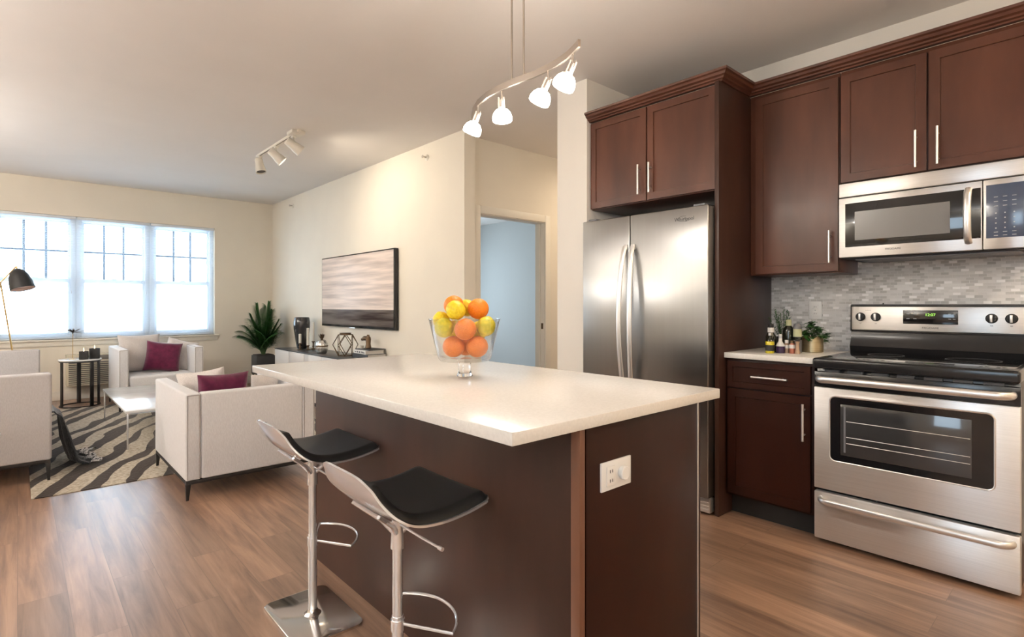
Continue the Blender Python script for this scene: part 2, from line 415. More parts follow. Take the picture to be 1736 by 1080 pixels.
def tag(o, label, cat, group=None):
    o['label'] = label; o['category'] = cat
    if group: o['group'] = group
    return o

def thing(name, label, cat, loc=(0, 0, 0), rz=0, group=None):
    o = bpy.data.objects.new(name, None); COL.objects.link(o)
    o.empty_display_size = 0.1
    o.location = loc; o.rotation_euler = (0, 0, rz)
    return tag(o, label, cat, group)

def struct(name, bm, m, parent=None, smooth=35):
    o = obj(name, bm, m, parent, smooth)
    o['kind'] = 'structure'
    return o

def at(t, loc=None):
    """matrix that brings world coordinates into the thing's own (unrotated) space"""
    return Matrix.Translation(-Vector(t.location))

def wobj(name, bm, m, t, smooth=35):
    """mesh written in world coordinates, child of an unrotated thing"""
    bmesh.ops.translate(bm, verts=bm.verts[:], vec=-Vector(t.location))
    return obj(name, bm, m, t, smooth)

def dup(root, loc, rz, label, group=None):
    r = root.copy(); COL.objects.link(r); r.location = loc; r.rotation_euler = (0, 0, rz)
    r['label'] = label
    if group: r['group'] = group
    for ch in list(root.children):
        c = ch.copy(); COL.objects.link(c); c.parent = r
        for g in ch.children:
            d = g.copy(); COL.objects.link(d); d.parent = c
    return r

def text(name, s, size, origin, xdir, m, parent, depth=0.0006, align='CENTER'):
    """flat lettering; xdir '-y' faces -x, 'x' faces -y"""
    cu = bpy.data.curves.new(name, 'FONT'); cu.body = s; cu.size = size; cu.extrude = depth
    cu.align_x = align; cu.align_y = 'CENTER'
    tmp = bpy.data.objects.new(name + '_tmp', cu); COL.objects.link(tmp)
    bpy.context.view_layer.update()
    me = bpy.data.meshes.new_from_object(tmp)
    COL.objects.unlink(tmp); bpy.data.objects.remove(tmp)
    if xdir == '-y': mx = Matrix(((0, 0, -1), (-1, 0, 0), (0, 1, 0))).to_4x4()
    else: mx = Matrix(((1, 0, 0), (0, 0, -1), (0, 1, 0))).to_4x4()
    off = Vector((0, 0, 0)); q = parent
    while q: off += Vector(q.location); q = q.parent
    me.transform(Matrix.Translation(Vector(origin) - off) @ mx)
    me.materials.clear(); me.materials.append(M[m])
    o = bpy.data.objects.new(name, me); COL.objects.link(o); o.parent = parent
    return o

# ---------------------------------------------------------------- the room shell
CE = 2.73           # ceiling height
XR = 3.59           # range wall
XT = 2.92           # television wall
YW = 8.75           # window wall
bm = bm_new(); bx(bm, -2.75, 7.0, -2.6, 9.0, -0.1, 0.0); struct('floor', bm, 'floor', smooth=0)
bm = bm_new(); bx(bm, -2.75, 7.0, -2.6, 9.0, CE, CE + 0.1); struct('ceiling', bm, 'ceiling', smooth=0)
# window wall with one wide opening, and the bedroom window behind it
WX0, WX1, WZ0, WZ1 = -0.235, 2.115, 0.755, 2.29
bm = bm_new()
bx(bm, -2.75, WX0, YW, YW + 0.16, 0, CE); bx(bm, WX1, 3.04, YW, YW + 0.16, 0, CE)
bx(bm, WX0, WX1, YW, YW + 0.16, 0, WZ0); bx(bm, WX0, WX1, YW, YW + 0.16, WZ1, CE)
struct('wall_back', bm, 'wall', smooth=0)
bm = bm_new()
bx(bm, 3.04, 4.0, YW, YW + 0.16, 0, CE); bx(bm, 6.0, 7.0, YW, YW + 0.16, 0, CE)
bx(bm, 4.0, 6.0, YW, YW + 0.16, 0, 0.7); bx(bm, 4.0, 6.0, YW, YW + 0.16, 2.1, CE)
struct('wall_bedroom_back', bm, 'bedroom', smooth=0)
bm = bm_new(); bx(bm, XT, 3.04, 3.85, YW, 0, CE); struct('wall_television', bm, 'wall', smooth=0)
bm = bm_new(); bx(bm, XR, XR + 0.15, -2.6, 2.425, 0, CE); struct('wall_right', bm, 'wall_pale', smooth=0)
bm = bm_new(); bx(bm, 2.887, 5.6, 2.425, 2.70, 0, CE); struct('wall_hall_near', bm, 'wall_pale', smooth=0)
bm = bm_new(); bx(bm, 5.6, 5.75, 2.425, 3.97, 0, CE); struct('wall_hall_end', bm, 'wall', smooth=0)
DX0, DX1, DZ = 3.175, 4.06, 2.045
YD = 3.97
bm = bm_new()
bx(bm, 3.04, DX0, YD, YD + 0.12, 0, CE); bx(bm, DX1, 7.0, YD, YD + 0.12, 0, CE); bx(bm, DX0, DX1, YD, YD + 0.12, DZ, CE)
struct('wall_hall_far', bm, 'wall', smooth=0)
bm = bm_new(); bx(bm, 6.72, 6.87, YD + 0.12, YW, 0, CE); struct('wall_bedroom', bm, 'bedroom', smooth=0)
bm = bm_new()   # left wall with an unseen opening added to let in daylight
bx(bm, -2.75, -2.6, -2.6, -0.5, 0, CE); bx(bm, -2.75, -2.6, 0.5, 9.0, 0, CE); bx(bm, -2.75, -2.6, -0.5, 0.5, 2.1, CE); bx(bm, -2.75, -2.6, -0.5, 0.5, 0, 1.0)
struct('wall_left', bm, 'wall', smooth=0)
bm = bm_new(); bx(bm, -2.75, 3.74, -2.75, -2.6, 0, CE); struct('wall_front', bm, 'wall', smooth=0)
bm = bm_new(); bx(bm, XR - 0.008, XR, 0.19, 1.478, 0.90, 1.84); struct('trim_backsplash', bm, 'tile', smooth=0)
# baseboards
def base(name, x0, x1, y0, y1):
    b = bm_new(); bx(b, x0, x1, y0, y1, 0.0, 0.10, 0.004); bx(b, x0 + (0.004 if x1 - x0 < 0.1 else 0), x1 - (0.0 if x1 - x0 < 0.1 else 0), y0, y1, 0.10, 0.112, 0.003)
    struct(name, b, 'trim')
base('baseboard_back', -2.6, XT, YW - 0.016, YW)
base('baseboard_television', XT - 0.016, XT, 3.85, YW - 0.016)
base('baseboard_hall', DX1 + 0.07, 5.6, YD - 0.016, YD)

# door opening to the bedroom
def door():
    t = bpy.data.objects.new('door_1', None); COL.objects.link(t); t.location = (3.6, YD, 0); t['kind'] = 'structure'
    b = bm_new()
    for x0, x1 in ((DX0 - 0.06, DX0 + 0.012), (DX1 - 0.012, DX1 + 0.06)):
        bx(b, x0, x1, YD - 0.018, YD, 0, DZ + 0.06, 0.004)
    bx(b, DX0 + 0.012, DX1 - 0.012, YD - 0.018, YD, DZ - 0.012, DZ + 0.06, 0.004)
    o = wobj('casing', b, 'trim', t); o['kind'] = 'structure'
    b = bm_new()
    for x0, x1 in ((DX0, DX0 + 0.018), (DX1 - 0.018, DX1)):
        bx(b, x0, x1, YD, YD + 0.13, 0, DZ, 0.002)
        xm = (x0 + 0.018, x0 + 0.03) if x0 == DX0 else (x0 - 0.012, x0)
        bx(b, xm[0], xm[1], YD + 0.045, YD + 0.085, 0, DZ - 0.018, 0.002)
    bx(b, DX0 + 0.018, DX1 - 0.018, YD, YD + 0.13, DZ - 0.018, DZ, 0.002)
    o = wobj('jamb', b, 'trim', t); o['kind'] = 'structure'
    b = bm_new(); bx(b, DX1 - 0.020, DX1 - 0.018, YD + 0.01, YD + 0.04, 0.93, 0.99)
    wobj('strike_plate', b, 'bronze', t)
door()

# the three double-hung windows with their blinds
def window_unit(i, x0, x1):
    t = bpy.data.objects.new('window_%d' % i, None); COL.objects.link(t); t.location = ((x0 + x1) / 2, YW + 0.1, WZ0); t['kind'] = 'structure'
    y0, y1 = YW + 0.07, YW + 0.14
    f = 0.055; zm = 1.49
    b = bm_new()
    bx(b, x0, x0 + f, y0, y1, WZ0, WZ1, 0.004); bx(b, x1 - f, x1, y0, y1, WZ0, WZ1, 0.004)
    bx(b, x0 + f, x1 - f, y0, y1, WZ0, WZ0 + 0.045, 0.004); bx(b, x0 + f, x1 - f, y0, y1, WZ1 - 0.05, WZ1, 0.004)
    o = wobj('window_frame', b, 'vinyl', t); o['kind'] = 'structure'
    # lower sash (nearer the room) and upper sash with its grille of three by two
    b = bm_new(); s = 0.028; a0, a1 = x0 + f, x1 - f
    bx(b, a0, a0 + s, y0 + 0.005, y0 + 0.033, WZ0 + 0.045, zm + 0.02, 0.003); bx(b, a1 - s, a1, y0 + 0.005, y0 + 0.033, WZ0 + 0.045, zm + 0.02, 0.003)
    bx(b, a0 + s, a1 - s, y0 + 0.005, y0 + 0.033, WZ0 + 0.045, WZ0 + 0.08, 0.003); bx(b, a0 + s, a1 - s, y0 + 0.005, y0 + 0.033, zm - 0.03, zm + 0.02, 0.003)
    bx(b, (a0 + a1) / 2 - 0.03, (a0 + a1) / 2 + 0.03, y0 - 0.008, y0 + 0.03, zm + 0.02, zm + 0.032, 0.003)
    o = wobj('lower_sash', b, 'vinyl', t); o['kind'] = 'structure'
    b = bm_new()
    bx(b, a0, a0 + s, y0 + 0.036, y0 + 0.062, zm - 0.02, WZ1 - 0.05, 0.003); bx(b, a1 - s, a1, y0 + 0.036, y0 + 0.062, zm - 0.02, WZ1 - 0.05, 0.003)
    bx(b, a0 + s, a1 - s, y0 + 0.036, y0 + 0.062, WZ1 - 0.08, WZ1 - 0.05, 0.003); bx(b, a0 + s, a1 - s, y0 + 0.036, y0 + 0.062, zm - 0.02, zm + 0.015, 0.003)
    o = wobj('upper_sash', b, 'vinyl', t); o['kind'] = 'structure'
    b = bm_new(); zz = (zm + WZ1 - 0.07) / 2; xs = [a0 + s + (a1 - a0 - 2 * s) * k / 3 for k in (0, 1, 2, 3)]
    for k in (1, 2): bx(b, xs[k] - 0.013, xs[k] + 0.013, y0 + 0.036, y0 + 0.052, zm + 0.015, WZ1 - 0.08)
    for k in range(3): bx(b, xs[k] + (0.013 if k else 0), xs[k + 1] - (0.013 if k < 2 else 0), y0 + 0.036, y0 + 0.052, zz - 0.012, zz + 0.012)
    o = wobj('grille', b, 'grille', t); o['kind'] = 'structure'
    b = bm_new(); bx(b, a0 + s, a1 - s, y0 + 0.017, y0 + 0.020, WZ0 + 0.08, zm - 0.02)
    bx(b, a0 + s, a1 - s, y0 + 0.053, y0 + 0.056, zm + 0.015, WZ1 - 0.08)
    o = wobj('pane', b, 'pane', t); o['kind'] = 'structure'
    # mini blind hanging inside the reveal
    v = thing('window_blind', ['white mini blind on the left window behind the floor lamp', 'white mini blind on the middle window above the flower ornament',
                               'white mini blind on the right window above the far loveseat'][i - 1], 'blind', ((x0 + x1) / 2, YW + 0.03, WZ1), group='mini blinds on the wide window')
    b = bm_new(); bx(b, x0 + 0.006, x1 - 0.006, YW + 0.012, YW + 0.045, WZ1 - 0.035, WZ1 - 0.002, 0.003)
    wobj('head_rail', b, 'slat', v)
    b = bm_new(); z = WZ0 + 0.03
    while z < WZ1 - 0.04:
        vs = bx(b, x0 + 0.01, x1 - 0.01, YW + 0.017, YW + 0.040, z, z + 0.0009)
        z += 0.0215
    o = wobj('slat', b, 'slat', v, smooth=0); o['kind'] = 'stuff'
    b = bm_new(); bx(b, x0 + 0.01, x1 - 0.01, YW + 0.015, YW + 0.042, WZ0 + 0.004, WZ0 + 0.018, 0.003)
    wobj('bottom_rail', b, 'slat', v)
    b = bm_new()
    for xx in (x0 + 0.1, x1 - 0.1): tube(b, [(xx, YW + 0.015, WZ0 + 0.01), (xx, YW + 0.015, WZ1 - 0.03)], 0.0008, 5)
    wobj('ladder_cord', b, 'slat', v)
    b = bm_new(); tube(b, [(x1 - 0.05, YW + 0.006, WZ1 - 0.03), (x1 - 0.05, YW + 0.006, 1.36)], 0.001, 5)
    lathe(b, [(0, -0.04), (0.006, -0.035), (0.004, 0), (0, 0)], (x1 - 0.05, YW + 0.006, 1.36), 8)
    wobj('pull_cord', b, 'slat', v)
uw = (WX1 - WX0) / 3
for i in range(3): window_unit(i + 1, WX0 + uw * i, WX0 + uw * (i + 1))
b = bm_new(); bx(b, WX0 - 0.05, WX1 + 0.055, YW - 0.035, YW + 0.07, WZ0 - 0.022, WZ0, 0.004); struct('trim_window_sill', b, 'trim')
b = bm_new(); bx(b, WX0 - 0.03, WX1 + 0.035, YW - 0.014, YW, WZ0 - 0.085, WZ0 - 0.022, 0.004); struct('trim_window_apron', b, 'trim')

# ---------------------------------------------------------------- kitchen island
t = thing('kitchen_island', 'dark brown wooden island cabinet under the long white quartz top', 'kitchen island', (1.3, 1.7, 0))
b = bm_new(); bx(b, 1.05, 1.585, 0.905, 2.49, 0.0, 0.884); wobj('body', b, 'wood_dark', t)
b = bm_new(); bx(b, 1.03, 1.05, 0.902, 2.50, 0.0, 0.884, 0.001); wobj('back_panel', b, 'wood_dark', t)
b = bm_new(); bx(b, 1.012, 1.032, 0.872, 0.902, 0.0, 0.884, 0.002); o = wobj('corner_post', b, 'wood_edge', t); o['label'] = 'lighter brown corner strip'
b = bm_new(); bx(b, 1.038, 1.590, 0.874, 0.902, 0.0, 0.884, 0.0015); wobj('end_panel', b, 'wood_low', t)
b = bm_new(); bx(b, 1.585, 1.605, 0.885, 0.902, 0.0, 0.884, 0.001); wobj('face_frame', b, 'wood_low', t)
b = bm_new(); tube(b, [(1.572, 0.8735, 0.002), (1.572, 0.8735, 0.882)], 0.003, 8); wobj('edge_strip', b, 'handle', t)
b = bm_new(); bx(b, 0.763, 1.655, 0.842, 2.545, 0.884, 0.914, 0.003)
tag(obj('island_countertop', b, 'quartz'), 'long white quartz worktop lying on the kitchen island', 'countertop')

def outlet_plate(label, facing, c, w_, h_, dimmer=False):
    """facing '-y': plate on a wall looking to -y; '-x': looking to -x"""
    t = thing('wall_outlet', label, 'outlet', c)
    def B(u0, u1, z0, z1, d0, d1, bev=0.001):
        b = bm_new()
        if facing == '-y': bx(b, u0, u1, -d1, -d0, z0, z1, bev)
        else: bx(b, -d1, -d0, -u1, -u0, z0, z1, bev)
        return b
    obj('cover_plate', B(-w_ / 2, w_ / 2, -h_ / 2, h_ / 2, 0, 0.006, 0.002), 'white', t)
    if dimmer:
        for k, uu in enumerate((-0.026,)):
            so = obj('socket', B(uu - 0.017, uu + 0.017, -0.033 + 0.008, 0.033 - 0.008, 0.006, 0.0085), 'white', t)
            b = bm_new()
            for zz in (-0.012, 0.012):
                for du in (-0.006, 0.004): bx(b, uu + du, uu + du + 0.002, -0.0092, -0.0084, zz - 0.004, zz + 0.004)
            obj('slot', b, 'markdark', so)
        b = bm_new(); vs = cyl(b, (0, 0, 0), 0.018, 0.014, 28, 0.002); tr(vs, Matrix.Translation((0.022, -0.006, 0)) @ Matrix.Rotation(R(90), 4, 'X'))
        obj('plug_cap', b, 'white', t)
    else:
        for zz in (-0.02, 0.02):
            so = obj('socket', B(-0.016, 0.016, zz - 0.014, zz + 0.014, 0.006, 0.008), 'white', t)
            b = bm_new()
            for du in (-0.006, 0.004): bx(b, -0.0088, -0.0078, -(du + 0.002), -du, zz - 0.004, zz + 0.005)
            obj('slot', b, 'markdark', so)
        b = bm_new(); vs = cyl(b, (0, 0, 0), 0.0025, 0.002, 8); tr(vs, Matrix.Translation((-0.006, 0, 0)) @ Matrix.Rotation(R(-90), 4, 'Y')); obj('screw', b, 'darkgrey', t)
    return t
outlet_plate('white wall outlet with a round cap on the island end panel', '-y', (1.153, 0.874, 0.742), 0.125, 0.074, True)
outlet_plate('white duplex outlet on the mosaic backsplash above the herb pot', '-x', (XR - 0.008, 1.216, 1.148), 0.072, 0.108)

# ---------------------------------------------------------------- cabinets (fronts face -x)
def shaker(y0, y1, z0, z1, xf, th=0.02, fr=0.062, dep=0.007):
    b = bm_new(); vs = bx(b, xf, xf + th, y0, y1, z0, z1)
    f = [f for f in b.faces if f.normal.x < -0.9 or all(abs(v.co.x - xf) < 1e-6 for v in f.verts)][0]
    bmesh.ops.inset_individual(b, faces=[f], thickness=fr, depth=0)
    bmesh.ops.inset_individual(b, faces=[f], thickness=0.003, depth=0)
    bmesh.ops.translate(b, verts=list(f.verts), vec=(dep, 0, 0))
    oe = [e for e in b.edges if all(abs(v.co.x - xf) < 1e-6 and (abs(v.co.y - y0) < 1e-6 or abs(v.co.y - y1) < 1e-6 or abs(v.co.z - z0) < 1e-6 or abs(v.co.z - z1) < 1e-6) for v in e.verts)]
    bmesh.ops.bevel(b, geom=oe, offset=0.002, segments=2, affect='EDGES')
    return b

def bar_pull(parent, t, p0, p1, out=0.03, r=0.0058):
    """round bar pull between two points given on the door face (world)"""
    p0, p1 = Vector(p0), Vector(p1); d = (p1 - p0).normalized(); o_ = Vector((-out, 0, 0))
    b = bm_new(); tube(b, [p0 - d * 0.012 + o_, p1 + d * 0.012 + o_], r, 12)
    for q in (p0 + d * 0.018, p1 - d * 0.018): tube(b, [q, q + o_], r * 0.75, 8)
    bmesh.ops.translate(b, verts=b.verts[:], vec=-Vector(t.location))
    return obj('handle', b, 'handle', parent)

def cabinet(name, label, y0, y1, z0, z1, xf, doors, drawers=(), toe=False, mt='wood', side=None):
    """doors: (y0,y1,z0,z1,(p0),(p1)) handle ends in (y,z)"""
    t = thing(name, label, 'cabinet', (XR - 0.15, (y0 + y1) / 2, z0 if not toe else 0))
    b = bm_new(); bx(b, xf + 0.0215, XR - 0.001, y0, y1, z0, z1, 0.001); wobj('body', b, mt, t)
    if toe:
        b = bm_new(); bx(b, xf + 0.085, XR - 0.03, y0, y1, 0.0, z0 - 0.0005); wobj('toe_kick', b, 'toe', t)
    for kind, lst in (('door', doors), ('drawer', drawers)):
        for (a0, a1, c0, c1, h0, h1) in lst:
            bb = shaker(a0, a1, c0, c1, xf, fr=0.062 if kind == 'door' else 0.042)
            d = wobj(kind, bb, mt, t)
            bar_pull(d, t, (xf, h0[0], h0[1]), (xf, h1[0], h1[1]))
    return t
XF = 2.957
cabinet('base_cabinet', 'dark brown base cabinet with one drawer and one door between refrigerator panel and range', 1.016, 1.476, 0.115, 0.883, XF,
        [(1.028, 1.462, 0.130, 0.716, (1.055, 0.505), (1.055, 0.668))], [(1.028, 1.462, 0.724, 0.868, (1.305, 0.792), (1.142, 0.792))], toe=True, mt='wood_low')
b = bm_new(); bx(b, XF - 0.012, XR - 0.010, 1.014, 1.476, 0.884, 0.914, 0.003)
tag(obj('corner_countertop', b, 'quartz'), 'short white quartz worktop between the tall wood panel and the range', 'countertop')
XU = 3.262
cabinet('tall_upper_cabinet', 'tall single-door dark brown wall cabinet left of the microwave', 0.992, 1.476, 1.356, 2.43, XU,
        [(0.996, 1.440, 1.362, 2.405, (1.032, 1.420), (1.032, 1.570))])
cabinet('wall_cabinet', 'reddish brown two-door wall cabinet above the microwave', 0.200, 0.988, 1.825, 2.43, XU,
        [(0.612, 0.984, 1.832, 2.405, (0.652, 1.862), (0.652, 2.018)), (0.204, 0.604, 1.832, 2.405, (0.566, 1.862), (0.566, 2.018))])
cabinet('refrigerator_cabinet', 'dark brown two-door cabinet above the refrigerator', 1.504, 2.420, 1.832, 2.43, 2.915,
        [(1.970, 2.416, 1.836, 2.420, (2.012, 1.888), (2.012, 2.050)), (1.508, 1.962, 1.836, 2.420, (1.932, 1.888), (1.932, 2.050))])
b = bm_new(); bx(b, 2.890, XR - 0.001, 1.478, 1.503, 0, 2.43, 0.0015)
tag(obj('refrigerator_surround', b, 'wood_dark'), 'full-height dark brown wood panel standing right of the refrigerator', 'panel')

def sweep(bm, path, prof):
    """path: list of (x,y); profile: (out, z); out is to the left-hand normal of travel; mitred"""
    n = len(path); dirs = [(Vector(path[i + 1]) - Vector(path[i])).normalized() for i in range(n - 1)]
    rings = []
    for i in range(n):
        d0 = dirs[max(i - 1, 0)]; d1 = dirs[min(i, n - 2)]
        n0 = Vector((-d0.y, d0.x)); n1 = Vector((-d1.y, d1.x)); m_ = (n0 + n1); m_ = m_ / m_.dot(n0)
        rings.append([bm.verts.new((path[i][0] + m_.x * o_, path[i][1] + m_.y * o_, z)) for o_, z in prof])
    k = len(prof)
    for i in range(n - 1):
        for j in range(k):
            bm.faces.new((rings[i][j], rings[i][(j + 1) % k], rings[i + 1][(j + 1) % k], rings[i + 1][j]))
    bm.faces.new(rings[0]); bm.faces.new(rings[-1][::-1])
CP = [(-0.02, 2.431), (0.006, 2.431), (0.010, 2.438), (0.022, 2.442), (0.026, 2.450), (0.040, 2.456), (0.046, 2.468), (0.056, 2.474), (0.058, 2.486), (-0.02, 2.486)]
b = bm_new()
sweep(b, [(2.915, 2.424), (2.915, 1.475), (3.262, 1.475), (3.262, 0.20)][::-1], CP)
tag(obj('crown_molding', b, 'wood', smooth=25), 'dark brown stepped crown molding running along the top of the wall cabinets', 'crown molding')

# ---------------------------------------------------------------- refrigerator
def fridge():
    x = 2.83; y0, y1 = 1.510, 2.412; ym = 2.030
    t = thing('refrigerator', 'stainless steel side-by-side refrigerator with two long vertical handles', 'refrigerator', (3.2, 1.96, 0))
    b = bm_new(); bx(b, x + 0.085, 3.52, y0 + 0.012, y1 - 0.004, 0.015, 1.722, 0.004); wobj('body', b, 'greyside', t)
    for n_, a0, a1 in (('right', y0, ym - 0.003), ('left', ym + 0.003, y1)):
        b = bm_new(); vs = bx(b, x, x + 0.075, a0, a1, 0.105, 1.738, 0.006, 3)
        d = wobj('door', b, 'steel', t); d['label'] = 'wide right refrigerator door' if n_ == 'right' else 'narrow left freezer door'
        # slightly bowed blade handle next to the centre seam
        yc = ym - 0.028 if n_ == 'right' else ym + 0.028
        pts = []
        for k in range(17):
            u = k / 16; z = 0.62 + (1.545 - 0.62) * u
            pts.append((x - 0.012 - 0.052 * math.sin(PI * u) ** 0.6, yc + (0.012 if n_ == 'left' else -0.012) * math.sin(PI * u), z))
        b = bm_new(); tube(b, pts, 0.011, 14, flat=(0.8, 1.55))
        bx(b, x - 0.014, x, yc - 0.014, yc + 0.014, 1.522, 1.556, 0.003); bx(b, x - 0.014, x, yc - 0.014, yc + 0.014, 0.61, 0.645, 0.003)
        bmesh.ops.translate(b, verts=b.verts[:], vec=-Vector(t.location)); obj('handle', b, 'handle', d)
    for a0, a1 in ((y0 + 0.03, y0 + 0.10), (y1 - 0.10, y1 - 0.03)):
        b = bm_new(); bx(b, x + 0.02, x + 0.14, a0, a1, 1.739, 1.752, 0.003); wobj('hinge_cover', b, 'greyside', t)
    b = bm_new(); bx(b, x + 0.03, x + 0.085, y0 + 0.004, y1 - 0.004, 0.012, 0.098, 0.01)
    for k in range(3): bx(b, x + 0.026, x + 0.031, y0 + 0.01, y1 - 0.01, 0.03 + k * 0.02, 0.036 + k * 0.02)
    wobj('toe_grille', b, 'handle', t)
    text('brand_lettering', 'Whirlpool', 0.030, (x - 0.0005, 1.655, 1.672), '-y', 'markdark', t)
    b = bm_new(); tube(b, [(x - 0.001, 1.655 + 0.042 * math.cos(a), 1.674 + 0.016 * math.sin(a)) for a in [R(200 + 14 * k) for k in range(20)]], 0.0008, 6)
    wobj('logo_swoosh', b, 'markdark', t)
fridge()

# ---------------------------------------------------------------- over-the-range microwave
def microwave():
    x = 3.20; y0, y1 = 0.215, 0.974; z0, z1 = 1.428, 1.812
    t = thing('microwave_oven', 'stainless steel over-the-range microwave mounted beneath the wall cabinets', 'microwave', (3.4, 0.6, z0))
    b = bm_new(); bx(b, x + 0.03, XR - 0.01, y0 + 0.004, y1 - 0.004, z0 - 0.006, z1 + 0.008, 0.003); wobj('body', b, 'blackmatte', t)
    b = bm_new(); bx(b, x + 0.06, XR - 0.06, y0 + 0.06, y1 - 0.06, z0 - 0.014, z0 - 0.006, 0.002); wobj('bottom_vent', b, 'greyside', t)
    b = bm_new(); bx(b, x, x + 0.032, y0, y1, 1.742, z1, 0.004); wobj('vent_panel', b, 'steel_v', t)
    # door
    yd = 0.397
    b = bm_new(); vs = bx(b, x, x + 0.03, yd + 0.001, y1, z0, 1.736, 0.003); d = wobj('door', b, 'steel_v', t)
    b = bm_new(); bx(b, x - 0.0015, x + 0.002, yd + 0.006, y1 - 0.030, z0 + 0.052, 1.736 - 0.030, 0.0012)
    obj_t = Vector(t.location); bmesh.ops.translate(b, verts=b.verts[:], vec=-obj_t); obj('window', b, 'blackglass', d)
    b = bm_new(); bx(b, x - 0.0024, x - 0.0014, 0.512, 0.900, z0 + 0.085, z0 + 0.232); bmesh.ops.translate(b, verts=b.verts[:], vec=-obj_t); obj('mesh_screen', b, 'mwglass', d)
    yc = 0.445; b = bm_new(); pts = []
    for k in range(21):
        u = k / 20; pts.append((x - 0.004 - 0.042 * math.sin(PI * u) ** 0.35, yc, 1.462 + 0.245 * u))
    tube(b, pts, 0.0125, 14, flat=(0.75, 1.15))
    bmesh.ops.translate(b, verts=b.verts[:], vec=-obj_t); obj('handle', b, 'handle', d)
    # control panel
    b = bm_new(); bx(b, x, x + 0.03, y0, yd - 0.002, z0, 1.736, 0.003); c = wobj('control_panel', b, 'steel_v', t)
    b = bm_new(); bx(b, x - 0.0012, x + 0.002, y0 + 0.016, yd - 0.012, z0 + 0.048, 1.736 - 0.024, 0.001); bmesh.ops.translate(b, verts=b.verts[:], vec=-obj_t); obj('keypad', b, 'panelblue', c)
    for r_ in range(4):
        for q in range(3):
            b = bm_new(); yy = 0.352 - q * 0.030; zz = 1.585 - r_ * 0.022
            vs = cyl(b, (0, 0, 0), 0.003, 0.0006, 8); tr(vs, Matrix.Translation((x - 0.0013, yy, zz)) @ Matrix.Rotation(R(-90), 4, 'Y'))
            bmesh.ops.translate(b, verts=b.verts[:], vec=-obj_t); obj('number_key', b, 'mark', c)
    for r_, zz in enumerate((1.655, 1.635, 1.615, 1.500, 1.485)):
        for q in range(3):
            b = bm_new(); yy = 0.352 - q * 0.030; bx(b, x - 0.0018, x - 0.0011, yy - 0.007, yy + 0.007, zz, zz + 0.003)
            bmesh.ops.translate(b, verts=b.verts[:], vec=-obj_t); obj('key_print', b, 'mark', c)
    text('brand_lettering', 'FRIGIDAIRE', 0.013, (x - 0.001, 0.735, z0 + 0.030), '-y', 'markdark', t, 0.0004)
microwave()

